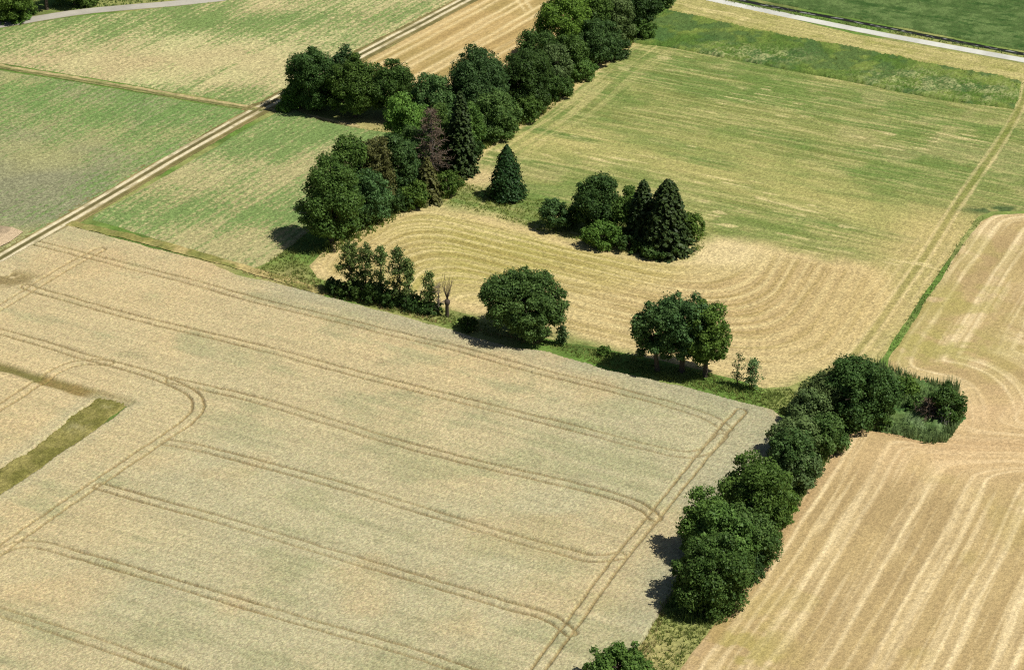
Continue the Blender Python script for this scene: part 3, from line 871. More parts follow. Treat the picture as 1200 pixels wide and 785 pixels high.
tufts('corner_dry_grass', [(765, 716), (782, 716), (756, 790), (700, 830), (690, 830)], 7, .6, GRASSD, 'dry yellow grass at the lower wheat corner', 711, .12)
strip_poly = [(742, 36), (783, 13), (823, 22), (900, 39), (1000, 57), (1067, 71), (1167, 90), (1197, 97), (1190, 129), (1150, 124), (1087, 115), (1000, 97), (900, 78), (845, 68), (793, 58), (740, 50)]
def tall_col(x, y):
    n = len(x)
    c = mixc(np.tile(alb(90, 118, 50), (n, 1)), alb(126, 142, 68), sstep(.35, .65, fbm(x, y, 7, 4, 731)))
    c = mixc(c, alb(78, 106, 60), .7 * sstep(.48, .62, fbm(x, y, 4.5, 3, 733)))
    wd = sum(blob(x, y, px, py, rx, 5) for px, py, rx in [(1120, 104, 17), (1060, 92, 10), (900, 68, 9), (850, 62, 6), (1160, 115, 8)])
    f = fbm(x, y, 2.2, 3, 735)
    c = mixc(c, alb(178, 180, 122), .8 * np.clip(wd, 0, 1) * sstep(.44, .70, .6 * f + .4 * RNG.random(n)))
    c = c * (1 + (RNG.random(n) - .5) * .36)[:, None]
    return c, (f,)


tag(sheet('tall_grass', strip_poly, 0.36, M_CROP, tall_col, 0.02, lambda x, y, a: .45 + .5 * (a[0] - .5) + .11 * RNG.normal(0, 1, len(x)).clip(-1.6, 1.6), .5, 27, edge_z=.03),
    'unmown tall green grass strip across the upper meadow', 'grass', kind='stuff')
tufts('grass_tufts', strip_poly, 1.2, .9, GRASSL, 'longer stems standing out of the unmown grass strip', 713, .16)
REED_POLY = [(1028, 428), (1060, 441), (1092, 449), (1121, 456), (1126, 490), (1110, 516), (1085, 518), (1050, 508), (1018, 502), (1000, 470)]


def reed_col(x, y):
    n = len(x)
    c = mixc(np.tile(alb(74, 104, 54), (n, 1)), alb(108, 134, 76), sstep(.35, .65, fbm(x, y, 3, 4, 741)))
    c = mixc(c, alb(128, 146, 104), .7 * np.clip(blob(x, y, 1085, 500, 5, 3), 0, 1) * sstep(.4, .6, fbm(x, y, 1.5, 2, 743)))
    rim = sstep(0, 2.0, pdist(x, y, GP(REED_POLY), True)[0] - .6 * fbm(x, y, 1.5, 2, 747))
    c = mixc(c, alb(92, 104, 58), .6 * sstep(.55, .7, fbm(x, y, 4, 3, 749)))
    return c * (1 + (RNG.random(n) - .5) * .4)[:, None], (fbm(x, y, 2.4, 3, 745), rim)


tag(sheet('reed_bed', REED_POLY, 0.3, M_CROP, reed_col, 0.02, lambda x, y, a: (.9 + 1.9 * (a[0] - .5) + .20 * RNG.normal(0, 1, len(x)).clip(-1.6, 1.6)) * (.12 + .88 * a[1]), 1.3, 28, edge_z=.03),
    'tall green reeds and nettles filling the hedge corner', 'reeds', kind='stuff')
tufts('reed_stems', [(1026, 425), (1062, 439), (1093, 447), (1123, 454), (1128, 490), (1112, 518), (1085, 521), (1050, 510), (1014, 503), (1000, 470)], 13, 1.7, REED, 'longer pale green stems standing above the reeds', 717, .16, lean=.4)


def pit_col(x, y):
    n = len(x)
    c = mixc(np.tile(alb(124, 120, 62), (n, 1)), alb(154, 144, 86), sstep(.35, .65, fbm(x, y, 3, 4, 751)))
    c = mixc(c, alb(186, 176, 130), .5 * np.clip(blob(x, y, 90, 502, 1.6) + .7 * blob(x, y, 125, 478, .9), 0, 1) * sstep(.3, .6, fbm(x, y, 1, 2, 753)))
    return c * (1 + (RNG.random(n) - .5) * .36)[:, None], (fbm(x, y, 2, 3, 755),)


tag(sheet('grass_strip', [(112, 464), (152, 471), (90, 522), (0, 580), (-110, 652), (-110, 613), (0, 546), (45, 517)], 0.3, M_CROP, pit_col, 0.02,
          lambda x, y, a: .30 + .3 * (a[0] - .5) + .10 * RNG.normal(0, 1, len(x)).clip(-1.6, 1.6), .9, 29, zproj=.3, edge_z=.03),
    'olive green grass strip cut into the wheat', 'grass', kind='stuff')
tufts('ditch_grass', [(1034, 414), (1044, 418), (1093, 344), (1134, 283), (1153, 256), (1146, 250), (1124, 280), (1085, 340)], 7, .28, GRASSL, 'green grass line between the meadow and right stubble field', 719, .14)
tufts('belt_undergrowth', [(362, 300), (402, 296), (482, 247), (520, 240), (545, 218), (552, 190), (602, 154), (642, 132), (702, 79), (772, 32), (760, 20), (690, 60), (620, 110), (540, 160), (470, 225), (400, 275)], 6, 1.2, GRASSL, 'tall weeds along the meadow edge of the long tree belt', 731, .2, lean=.7)
tufts('belt_grass', [(430, 152), (500, 140), (540, 215), (520, 240), (480, 243), (400, 292), (360, 312), (330, 300), (345, 280), (430, 200)], 3, .6, GRASS, 'shaded grass under the long tree belt', 723, .16)
tufts('hedge_undergrowth', [(768, 718), (838, 738), (866, 700), (930, 606), (988, 514), (970, 492), (920, 494), (905, 530), (838, 604), (790, 680)], 7, 1.3, GRASSL, 'tall weeds and brambles along the foot of the lower hedge', 729, .2, lean=.7)
tufts('lane_grass', [(110, 10), (200, 1), (270, -6), (330, -30), (100, -40), (60, 8)], 5, .7, GRASSL, 'green grass beyond the grey lane', 725, .2)
tufts('drain_weeds', [(795, -14), (870, 4.0), (1000, 28), (1200, 66), (1330, 91), (1330, 93), (1200, 68), (1000, 31), (870, 7), (795, -11)], 5, .5, GRASSL, 'green verge between concrete road and dark drain', 727, .16)


# ------------------------------------------------------------------ trees
def frames(nrm, r):
    ref = r.normal(0, 1, nrm.shape)
    t = np.cross(nrm, ref); t /= np.linalg.norm(t, axis=1, keepdims=True) + 1e-9
    return t, np.cross(nrm, t)


def cards(pos, nrm, su, sv, r):
    """small irregular leaf clusters, one four-cornered face each"""
    nrm = nrm / (np.linalg.norm(nrm, axis=1, keepdims=True) + 1e-9)
    t, b = frames(nrm, r)
    n = len(pos)
    V = np.empty((n, 4, 3))
    for k, (a, c) in enumerate([(-1, -.15), (.1, -1), (1, .15), (-.1, 1)]):
        j = r.normal(0, .22, (n, 2))
        V[:, k] = pos + t * ((a + j[:, :1]) * su[:, None]) + b * ((c + j[:, 1:]) * sv[:, None]) + nrm * (r.normal(0, .18, (n, 1)) * su[:, None])
    return V.reshape(-1, 3)


def sph(n, r, zmin=-1.0):
    z = r.uniform(zmin, 1, n); a = r.uniform(0, 6.2832, n); q = np.sqrt(1 - z * z)
    return np.stack([q * np.cos(a), q * np.sin(a), z], -1)


def tube_list(T, pts, rad, sides=6):
    """append a tapered tube to T = [verts list, faces list, count]"""
    pts = np.array(pts, float); n = len(pts)
    d = np.gradient(pts, axis=0); d /= np.linalg.norm(d, axis=1, keepdims=True) + 1e-9
    up = np.where(np.abs(d[:, 2:3]) > .9, np.array([[1., 0, 0]]), np.array([[0, 0, 1.]]))
    u = np.cross(d, up); u /= np.linalg.norm(u, axis=1, keepdims=True); v = np.cross(d, u)
    a = np.arange(sides) / sides * 6.2832
    R = np.asarray(rad, float)[:, None, None]
    V = pts[:, None] + R * (u[:, None] * np.cos(a)[None, :, None] + v[:, None] * np.sin(a)[None, :, None])
    i, j = np.meshgrid(np.arange(sides), np.arange(n - 1))
    i, j = i.ravel(), j.ravel(); i2 = (i + 1) % sides
    f = np.stack([j * sides + i, j * sides + i2, (j + 1) * sides + i2, (j + 1) * sides + i], -1) + T[2]
    T[0].append(V.reshape(-1, 3)); T[1].append(f.ravel()); T[2] += n * sides


def limb(a, b, r, k=5, bend=.12):
    t = np.linspace(0, 1, k)[:, None]
    L = np.linalg.norm(b - a)
    return a + (b - a) * t + r.normal(0, bend * L, (1, 3)) * np.sin(t * 3.14159) * np.array([1, 1, .4])


def broadleaf(r, a, b, H, frac, dens=1.0, leaf=.155, nl=None, lobe=.34, gap=0.0, tops=None, stems=1, spread=0.0, lopk=1.0):
    """crown (leaf faces) and trunk for a deciduous tree, a = half width, b = half depth"""
    zb = frac * H; c = (H - zb) / 2; zc = zb + c
    m = (a * b * c) ** (1 / 3)
    nl = nl or int(9 + 2.6 * m)
    full = frac < .08
    nl = int(nl * 1.5)
    # evenly spread lobes over the crown envelope, a few inside
    k = np.arange(nl) + .5
    z = 1 - (1.86 if full else 1.92) * k / nl
    an = k * 2.39996 + r.normal(0, .3, nl); q0 = np.sqrt(np.clip(1 - z * z, 0, 1))
    dirs = np.stack([q0 * np.cos(an), q0 * np.sin(an), z], -1) + r.normal(0, .12, (nl, 3))
    pw = 3.0 if full else 2.1

    def env(P):
        h = np.hypot(P[:, 0], P[:, 1]); zz = P[:, 2]
        lo = (h ** pw + np.abs(zz) ** pw) ** (1 / pw); hi = (h ** 2.1 + np.abs(zz) ** 2.1) ** (1 / 2.1)
        return np.where(zz < 0, lo, hi)
    dirs = dirs / (env(dirs)[:, None] + 1e-9)
    ph = r.uniform(0, 6.28, 4)
    lop = 1 + lopk * (.17 * np.sin(an * 2 + ph[0]) * q0 + .13 * np.sin(an * 3 + ph[1] + z * 2.5) + .08 * np.sin(z * 6 + ph[2]))
    ctr = dirs * np.array([a, b, c]) * (r.uniform(.46, .86, nl) * lop)[:, None]
    rad = lobe * 1.0 * m * r.uniform(.55, 1.30, nl)
    ne = int(nl * .9)
    de = sph(ne, r, -.75); de = de / (env(de)[:, None] + 1e-9)
    ctr = np.vstack([ctr, de * np.array([a, b, c]) * r.uniform(.80, 1.04, (ne, 1))])
    rad = np.append(rad, .15 * m * r.uniform(.6, 1.4, ne))
    if tops is not None:
        for (tx, ty, tz, tr) in tops:
            ctr = np.vstack([ctr, [[tx * a, ty * b, tz * c]]]); rad = np.append(rad, tr * m)
    P, Nn = [], []
    for q, R in zip(ctr, rad):
        # keep each lobe inside the envelope
        nlv = int(dens * 4 * 3.14 * R * R / (leaf * leaf * 1.5) * 1.0)
        dd = sph(nlv, r, -.9)
        rr = R * (r.uniform(.35, 1.2, nlv) ** .6)
        bump = 1 + .22 * np.sin(dd[:, 0] * 5 + q[0] * 3) * np.sin(dd[:, 1] * 5 + q[1] * 2) + .12 * np.sin(dd[:, 2] * 7 + q[2])
        p = q + dd * (rr * bump)[:, None] * np.array([1, 1, .85])
        P.append(p); Nn.append(dd)
    P = np.concatenate(P); Nn = np.concatenate(Nn)
    e = env(P / np.array([a, b, c]))
    k = (e > .42) & (e < 1.08 + .18 * r.random(len(e))) & (P[:, 2] + zc > .15)
    if gap > 0:
        g = np.sin(P[:, 0] * 1.9 + 1) * np.sin(P[:, 1] * 1.7) * np.sin(P[:, 2] * 2.1 + 2)
        k &= g < (1 - gap)
    P, Nn, e = P[k], Nn[k], e[k]
    P[:, 2] += zc
    nr = Nn * .75 + np.array([0, 0, .30]) + r.normal(0, .40, P.shape)
    s = leaf * (.5 + 1.1 * r.random(len(P)) ** 1.6)
    V = cards(P, nr, s, s * r.uniform(.55, .95, len(P)), r)
    T = [[], [], 0]
    tr = .022 * H + .012 * a + .05
    for si in range(stems):
        off = np.array([0, 0, 0.]) if stems == 1 else np.array([(si - (stems - 1) / 2) * spread, r.normal(0, .4), 0])
        top = np.array([off[0] * 1.6, off[1], zc + .25 * c])
        ax = limb(off + [0, 0, -.15], top, r, 7, .03)
        tube_list(T, ax, np.linspace(tr / math.sqrt(stems) * 1.15, tr * .3, 7), 8)
        for k_ in range(6):
            i = r.integers(0, len(ctr)); fr = r.uniform(.35, .9)
            st = ax[0] + (ax[-1] - ax[0]) * fr * .85; st = ax[min(6, int(fr * 6))]
            en = ctr[i] + [0, 0, zc]
            if en[2] < st[2]: en = en * [1, 1, 0] + [0, 0, st[2] + .4]
            tube_list(T, limb(st, en, r, 5), np.linspace(tr * .42, tr * .10, 5), 5)
    return V, T


def airy(r, a, b, H, frac, dens=1.0, leaf=.14):
    """thin young tree: visible stem, short side branches with leaf tufts and sky between them"""
    T = [[], [], 0]; tr = .012 * H + .04
    ax = limb(np.array([0, 0, -.1]), np.array([r.normal(0, .2), r.normal(0, .2), H * .95]), r, 8, .02)
    tube_list(T, ax, np.linspace(tr, .02, 8), 6)
    P = []
    nb = int(14 + H * 4.2)
    for i in range(nb):
        z = r.uniform(frac, .98); k = z * 7; i0 = min(6, int(k)); st = ax[i0] + (ax[i0 + 1] - ax[i0]) * (k - i0)
        prof = math.sin(min(1, (z - frac) / (1 - frac) * .9 + .12) * 3.1) ** .6
        ang = r.uniform(0, 6.28); ln = prof * r.uniform(.25, 1.0)
        en = st + np.array([math.cos(ang) * a * ln, math.sin(ang) * b * ln, r.uniform(.1, .6) * a * .5])
        tube_list(T, limb(st, en, r, 4), np.linspace(tr * .35, .015, 4), 4)
        for t in (.45, .65, .85, 1.0):
            q = st + (en - st) * t
            n = int(dens * r.integers(6, 20)); R = r.uniform(.25, .75)
            P.append(q + sph(n, r) * (R * r.random((n, 1)) ** .4))
    P = np.concatenate(P)
    nr = np.array([0, 0, .5]) + r.normal(0, .6, P.shape)
    s = leaf * r.uniform(.6, 1.3, len(P))
    return cards(P, nr, s, s * .8, r), T


def spruce(r, a, H, frac=.04, leaf=.3, droop=.35, dens=1.0, power=.85, step=.55):
    T = [[], [], 0]; tube_list(T, limb(np.array([0, 0, -.1]), np.array([0, 0, H * .99]), r, 6, .005), np.linspace(.02 * H + .06, .02, 6), 7)
    P, Nn, S = [], [], []
    z = frac * H + .2
    while z < H - .25:
        R = a * ((1 - z / H) ** power) * 1.06 + .15
        nb = max(5, int(7 + R * 2.0))
        a0 = r.uniform(0, 6.28)
        for i in range(nb):
            an = a0 + i / nb * 6.283 + r.normal(0, .12); ln = R * r.uniform(.72, 1.12)
            dv = np.array([math.cos(an), math.sin(an), 0])
            n = max(3, int(dens * ln / .16)); t = np.linspace(.22, 1, n)
            side = np.array([-dv[1], dv[0], 0])
            wv = (.10 + .5 * (1 - t)) * ln * .42
            p = dv * (t * ln)[:, None] + side * (r.uniform(-1, 1, n) * wv)[:, None]
            p[:, 2] += z - droop * ln * t ** 1.6 + .12 * ln * (t > .85) + r.normal(0, .07, n)
            P.append(p); Nn.append(np.tile(dv * .45 + [0, 0, .8], (n, 1))); S.append(np.full(n, leaf * (.7 + .5 * min(1, R / 2))))
        z += step * r.uniform(.8, 1.15) * (.55 + .45 * (1 - z / H))
    P = np.concatenate(P); Nn = np.concatenate(Nn); S = np.concatenate(S) * r.uniform(.7, 1.3, len(P))
    return cards(P, Nn + r.normal(0, .3, P.shape), S, S * .6, r), T


def cypress(r, a, H, leaf=.24):
    T = [[], [], 0]; tube_list(T, limb(np.array([0, 0, -.1]), np.array([0, 0, H * .9]), r, 5, .004), np.linspace(.3, .03, 5), 7)
    n = int(2 * 3.14 * a * H / (leaf * leaf) * 1.9)
    t = r.random(n) ** 1.25; an = r.uniform(0, 6.283, n)
    prof = np.minimum(1.0, (t / .10 + .35)) * np.clip(1 - t, 0, 1) ** .72 * 1.10
    clump = .20 * np.sin(an * 8 + t * 29) * np.sin(t * 37 + an * 4) + .14 * np.sin(an * 5 - t * 16) + .07 * np.sin(an * 2 + 1 + t * 9)
    rr = a * prof * (1 + clump) * r.uniform(.55, 1.04, n)
    P = np.stack([rr * np.cos(an), rr * np.sin(an), t * H + .1], -1)
    Nn = np.stack([np.cos(an), np.sin(an), np.full(n, .45)], -1) + r.normal(0, .34, (n, 3))
    s = leaf * r.uniform(.7, 1.25, n)
    return cards(P, Nn, s, s * .7, r), T


def bare_tree(r, a, H, frac=.25, nb=60, twigs=14, tw=.045, pollard=False):
    """leafless tree: trunk and limbs, and a crown of fine twigs"""
    T = [[], [], 0]
    ax = limb(np.array([0, 0, -.1]), np.array([0, 0, H * .97]), r, 8, .015)
    if pollard:
        tube_list(T, [(0, 0, -.1), (0, 0, .25 * H), (.05, 0, .30 * H), (.05, 0, .36 * H), (.05, 0, .40 * H)], [.34, .28, .46, .5, .2], 9)
    else:
        tube_list(T, ax, np.linspace(.014 * H + .07, .03, 8), 7)
    V = []
    for i in range(nb):
        if pollard:
            st = np.array([.05, 0, .38 * H]); an = r.uniform(0, 6.28); q = r.uniform(.1, 1)
            en = st + np.array([math.cos(an) * a * q, math.sin(an) * a * q, H * .60 * r.uniform(.5, 1)])
        else:
            z = r.uniform(frac, .97); st = np.array([0, 0, z * H]); an = r.uniform(0, 6.28)
            ln = a * (1 - (z - frac) / (1 - frac)) ** .6 * r.uniform(.6, 1.1) + .2
            en = st + np.array([math.cos(an) * ln, math.sin(an) * ln, r.uniform(-.15, .35) * ln])
        tube_list(T, limb(st, en, r, 4, .05), np.linspace(.05, .015, 4), 4)
        n = twigs; t = r.uniform(.25, 1, n)[:, None]
        p0 = st + (en - st) * t
        dv = (en - st) / (np.linalg.norm(en - st) + 1e-9) * .5 + r.normal(0, .6, (n, 3)) + [0, 0, .15]
        dv /= np.linalg.norm(dv, axis=1, keepdims=True)
        L = r.uniform(.35, .95, (n, 1)) * (.5 if pollard else 1)
        t1, _ = frames(dv, r)
        q4 = np.stack([p0 - t1 * tw, p0 + t1 * tw, p0 + dv * L + t1 * tw * .4, p0 + dv * L - t1 * tw * .4], 1)
        V.append(q4.reshape(-1, 3))
    return np.concatenate(V), T


def place(l, rr, top, bot, frac, flat=0.0, depth=1.0):
    """read width and height of a plant off the survey outline: returns base point, half width, height"""
    bx = (l + rr) / 2
    g0 = G(bx, bot)
    slant = math.hypot(math.hypot(g0[0], g0[1]), CAM_H)
    dcam = g0[1] * CP + CAM_H * SP
    s = F / dcam
    a = (rr - l) / 2 / s
    # stand the plant a little behind its lowest visible edge
    g = g0 + np.array([0, flat * a * depth])
    dcam = g[1] * CP + CAM_H * SP

    def proj_top(H):
        zb = frac * H; c = (H - zb) / 2; zc = zb + c
        e = math.sqrt((c * CP) ** 2 + (a * depth * SP) ** 2)
        # screen row of the crown centre, then upwards by the apparent half height
        dy, dz = g[1], zc - CAM_H
        xc = dy * CP - dz * SP; yc = dy * SP + dz * CP
        return PH / 2 - F * (yc + e * .98) / xc
    lo, hi = .3, 40
    for _ in range(50):
        m = (lo + hi) / 2
        if proj_top(m) > top: lo = m
        else: hi = m
    return g, a, lo


COUNT = [0]


def finish(name, V, T, leafm, barkm, g, label, cat, group):
    e = bpy.data.objects.new(name, None); COL.objects.link(e); e.empty_display_size = .5
    e.location = (g[0], g[1], 0)
    tag(e, label, cat, group)
    tv = np.concatenate(T[0]); tf = np.concatenate(T[1])
    obj('trunk', mesh_from('trunk', tv, tf, 4, barkm, None, True), e)
    obj('crown', mesh_from('crown', V, np.arange(len(V)), 4, leafm), e)
    return e


def plant(name, l, rr, top, bot, kind, tint, label, cat, group=None, **kw):
    COUNT[0] += 1
    r = np.random.default_rng(1000 + COUNT[0])
    fr = kw.pop('frac', {'leafy': .03, 'tree': .2, 'bush': .0, 'airy': .12, 'spruce': .0, 'cypress': 0, 'bare': .0, 'pollard': .0}[kind])
    flat = kw.pop('flat', {'leafy': .45, 'tree': .05, 'bush': .6, 'airy': 0, 'spruce': .5, 'cypress': .6, 'bare': 0, 'pollard': 0}[kind])
    depth = kw.pop('depth', 1.0)
    g, a, H = place(l, rr, top, bot, fr, flat, depth)
    bark = M_BARKG if tint in ('pale', 'dead') and kind != 'pollard' else M_BARK
    if kind in ('leafy', 'tree', 'bush'):
        if kind != 'tree': a *= 1.05; H *= 1.0
        else: a *= .92; H *= .97
        V, T = broadleaf(r, a, a * depth, H, fr, **kw)
    elif kind == 'airy':
        V, T = airy(r, a * 1.22, a * 1.22, H, fr, **kw)
    elif kind == 'spruce':
        V, T = spruce(r, a, H, **kw)
    elif kind == 'cypress':
        V, T = cypress(r, a, H, **kw)
    else:
        V, T = bare_tree(r, a, H, pollard=(kind == 'pollard'), **kw)
    return finish(name, V, T, LEAF[tint], bark, g, label, cat, group)


BELT = 'trees in the long belt'
B = 'broadleaf_tree'
# the belt, from the far upper end down to its lower left end
plant(B, 748, 790, -16, 13, 'leafy', 'dark', 'last dark broadleaf tree at the upper end of the long belt', 'tree', BELT)
plant(B, 728, 772, -22, 42, 'leafy', 'dark', 'dark broadleaf tree second from the upper end of the belt', 'tree', BELT)
plant(B, 704, 741, -6, 56, 'leafy', 'grey', 'dense grey-green rounded tree near the upper end of the belt', 'tree', BELT)
plant(B, 672, 715, -20, 60, 'leafy', 'mid', 'mid-green tree behind the grey-green one, crown cut by the top edge', 'tree', BELT)
plant(B, 632, 690, -8, 74, 'leafy', 'bright', 'tall light-catching tree bordering the golden stubble, upper belt', 'tree', BELT)
plant(B, 672, 726, 22, 78, 'leafy', 'blue', 'bluish lower tree standing before the tall upper belt trees', 'tree', BELT)
plant(B, 650, 688, 40, 92, 'leafy', 'dark', 'dark tree on the meadow edge of the upper belt', 'tree', BELT)
plant(B, 609, 652, 32, 98, 'leafy', 'dark', 'loose dark tree beside the golden stubble, middle of the belt', 'tree', BELT, dens=.8)
plant(B, 634, 668, 54, 108, 'leafy', 'grey', 'small grey-green tree at the meadow edge, middle of the belt', 'tree', BELT)
plant(B, 588, 645, 60, 136, 'leafy', 'dark', 'broad dark tree with yellowish side facing the meadow', 'tree', BELT)
plant(B, 526, 594, 60, 150, 'leafy', 'blue', 'biggest rounded bluish-green tree in the middle of the belt', 'tree', BELT)
plant(B, 550, 608, 108, 165, 'leafy', 'blue', 'lower tree in front of the biggest rounded belt tree', 'tree', BELT)
plant(B, 486, 536, 86, 160, 'leafy', 'blue', 'rounded tree just left of the biggest belt tree', 'tree', BELT)
plant(B, 452, 500, 112, 180, 'leafy', 'bright', 'bright green rounded tree beside the bare brown tree', 'tree', BELT)
plant('spruce', 520, 560, 108, 208, 'spruce', 'fir', 'dark spruce just right of the bare brown tree', 'tree', BELT, power=.6, dens=1.5, step=.45)
plant(B, 528, 566, 120, 186, 'leafy', 'mid', 'green tree on the meadow edge beside the dark spruce', 'tree', BELT)
plant('dead_spruce', 480, 532, 128, 216, 'bare', 'dead', 'dead leafless reddish-brown spruce inside the long belt', 'tree', BELT, nb=120, twigs=20, frac=.12)
plant('spruce', 480, 522, 182, 240, 'spruce', 'olive', 'small olive-brown spruce at the foot of the bare brown tree', 'tree', BELT)
plant(B, 446, 490, 152, 238, 'leafy', 'blue', 'bluish-green tree left of the small olive spruce', 'tree', BELT)
plant(B, 420, 462, 162, 250, 'leafy', 'olive', 'slim tree with brownish foliage in the lower belt', 'tree', BELT)
plant(B, 388, 434, 156, 256, 'leafy', 'mid', 'tall green tree with ragged top in the lower belt', 'tree', BELT)
plant(B, 398, 456, 200, 266, 'leafy', 'blue', 'low bluish tree at the hay edge of the lower belt', 'tree', BELT)
plant(B, 354, 420, 190, 292, 'leafy', 'mid', 'large front tree at the lower left end of the belt', 'tree', BELT)
plant('shrub', 510, 542, 200, 232, 'bush', 'mid', 'green shrub at the meadow edge below the dark spruce', 'shrub', BELT)
plant('shrub', 436, 480, 216, 252, 'bush', 'dark', 'dark shrub at the hay edge under the slim brownish tree', 'shrub', BELT)
plant('shrub', 384, 424, 250, 280, 'bush', 'mid', 'low green shrub on the hay edge by the front belt tree', 'shrub', BELT)
plant('shrub', 560, 604, 138, 168, 'bush', 'dark', 'dark shrub at the meadow edge under the biggest belt tree', 'shrub', BELT)
plant(B, 496, 536, 128, 200, 'leafy', 'dark', 'dark tree hidden behind the bare brown spruce', 'tree', BELT)
plant(B, 468, 506, 150, 214, 'leafy', 'blue', 'bluish tree between the bright green tree and the bare brown spruce', 'tree', BELT)
plant('shrub', 602, 634, 112, 146, 'bush', 'mid', 'shrub at the meadow edge under the broad dark tree', 'shrub', BELT)
plant('shrub', 640, 672, 88, 118, 'bush', 'dark', 'shrub at the meadow edge below the small grey-green tree', 'shrub', BELT)
plant('shrub', 664, 700, 66, 96, 'bush', 'mid', 'shrub at the meadow edge under the bluish upper tree', 'shrub', BELT)
plant('shrub', 700, 736, 42, 72, 'bush', 'dark', 'shrub at the meadow edge below the dense grey-green tree', 'shrub', BELT)
plant('shrub', 734, 768, 22, 48, 'bush', 'mid', 'shrub at the belt edge beside the unmown grass strip', 'shrub', BELT)
plant('shrub', 536, 566, 162, 194, 'bush', 'dark', 'shrub at the meadow edge right of the dark spruce', 'shrub', BELT)
plant('shrub', 468, 506, 212, 246, 'bush', 'mid', 'shrub beside the small olive spruce, hay side', 'shrub', BELT)
plant('shrub', 406, 444, 238, 268, 'bush', 'dark', 'dark shrub at the hay edge below the low bluish tree', 'shrub', BELT)
# clump beside the track
CL = 'trees in the clump by the track'
plant(B, 340, 394, 55, 134, 'leafy', 'dark', 'dark tree at the left of the clump by the track', 'tree', CL)
plant(B, 388, 414, 54, 122, 'leafy', 'blue', 'small grey-green tree top at the back of the track clump', 'tree', CL)
plant(B, 388, 444, 68, 142, 'leafy', 'mid', 'willow-like tree in the middle of the track clump', 'tree', CL)
plant(B, 434, 484, 72, 142, 'leafy', 'mid', 'broad tree at the right of the track clump before golden stubble', 'tree', CL)
plant(B, 464, 496, 92, 146, 'leafy', 'dark', 'small tree joining the track clump to the long belt', 'tree', CL)
plant('shrub', 329, 364, 98, 128, 'bush', 'bright', 'light green bush right beside the dirt track', 'shrub', CL)
plant('shrub', 358, 392, 90, 130, 'bush', 'mid', 'bush under the dark left tree of the track clump', 'shrub', CL)
plant('shrub', 322, 348, 118, 132, 'bush', 'bright', 'lowest small bush at the track edge', 'shrub', CL)
# beyond the grey lane
LN = 'trees beyond the grey lane'
plant(B, -22, 42, -40, 26, 'leafy', 'mid', 'broad green tree beyond the lane in the top left corner', 'tree', LN)
plant(B, 36, 74, -60, 12, 'tree', 'dark', 'shaded dark tree beyond the lane, second from the left corner', 'tree', LN)
plant(B, 66, 106, -56, 10, 'leafy', 'dark', 'dark tree beyond the lane, farthest from the left corner', 'tree', LN)
plant('shrub', 84, 116, -12, 9, 'bush', 'mid', 'small bush at the end of the lane trees', 'shrub', LN)
plant('shrub', -10, 40, 8, 27, 'bush', 'bright', 'low bush at the lane edge under the corner tree', 'shrub', LN)
# lone conifer and grove
plant('conifer', 571, 617, 171, 238, 'cypress', 'cypress', 'lone dark egg-shaped conifer standing free in the meadow', 'tree')
GR = 'plants in the grove in the meadow'
plant('shrub', 632, 668, 233, 273, 'bush', 'blue', 'round shrub standing apart at the left of the grove', 'shrub', GR)
plant('shrub', 660, 682, 240, 266, 'bush', 'bright', 'bright green low bush between round shrub and grove', 'shrub', GR)
plant(B, 674, 730, 206, 276, 'leafy', 'dark', 'twin-topped broadleaf tree at the left of the grove', 'tree', GR, tops=[(-.3, 0, .8, .28), (.38, 0, .72, .28)])
plant('shrub', 683, 726, 256, 293, 'bush', 'bright', 'rounded lighter green bush in front of the twin-topped tree', 'shrub', GR)
plant(B, 714, 756, 220, 280, 'leafy', 'mid', 'lighter tree between the twin-topped tree and spruces', 'tree', GR)
plant('spruce', 732, 774, 211, 290, 'spruce', 'fir', 'narrower left spruce of the two in the grove', 'tree', GR, power=.6, dens=1.6, step=.45, droop=.25)
plant('spruce', 750, 812, 209, 301, 'spruce', 'fir', 'bigger right spruce of the two in the grove', 'tree', GR, power=.55, dens=1.7, step=.42, droop=.25)
plant('shrub', 752, 808, 272, 303, 'bush', 'dark', 'dark bush at the foot of the bigger grove spruce', 'shrub', GR)
plant('shrub', 796, 824, 247, 287, 'bush', 'mid', 'green shrub at the right end of the grove', 'shrub', GR)
plant('shrub', 720, 756, 272, 297, 'bush', 'dark', 'dark low bush in the shaded front of the grove', 'shrub', GR)
# row between wheat and hay
RW = 'trees in the row beside the wheat'
plant('young_tree', 395, 427, 283, 344, 'airy', 'light', 'leftmost airy young tree of the row beside the wheat', 'tree', RW, dens=1.7)
plant('young_tree', 416, 443, 283, 348, 'airy', 'light', 'second airy young tree from the left end of the row', 'tree', RW, dens=1.6)
plant('young_tree', 436, 458, 288, 352, 'airy', 'light', 'slim airy young tree in the middle of the thin group', 'tree', RW, dens=1.3)
plant('young_tree', 453, 482, 290, 357, 'airy', 'light', 'wider airy young tree with open branches, right in the thin group', 'tree', RW, dens=1.4)
plant('young_tree', 470, 489, 302, 360, 'airy', 'light', 'narrow young tree with bare pale tips', 'tree', RW, dens=1.0)
plant('young_tree', 492, 513, 319, 364, 'airy', 'light', 'small young tree just left of the bare pollard', 'tree', RW, dens=1.2)
plant('dead_shrub', 506, 521, 332, 366, 'bare', 'pale', 'pale leafless shrub between small young tree and pollard', 'shrub', RW, nb=22, twigs=8, tw=.03)
plant('pollard_tree', 515, 533, 320, 371, 'pollard', 'dead', 'pollard with dark knobbed trunk and bare thin shoots', 'tree', RW, nb=16, twigs=5, tw=.022)
plant('shrub', 380, 402, 325, 345, 'bush', 'dark', 'dark bush at the left foot of the airy trees', 'shrub', RW)
plant('shrub', 396, 430, 326, 351, 'bush', 'dark', 'dark undergrowth bush below the leftmost airy tree', 'shrub', RW)
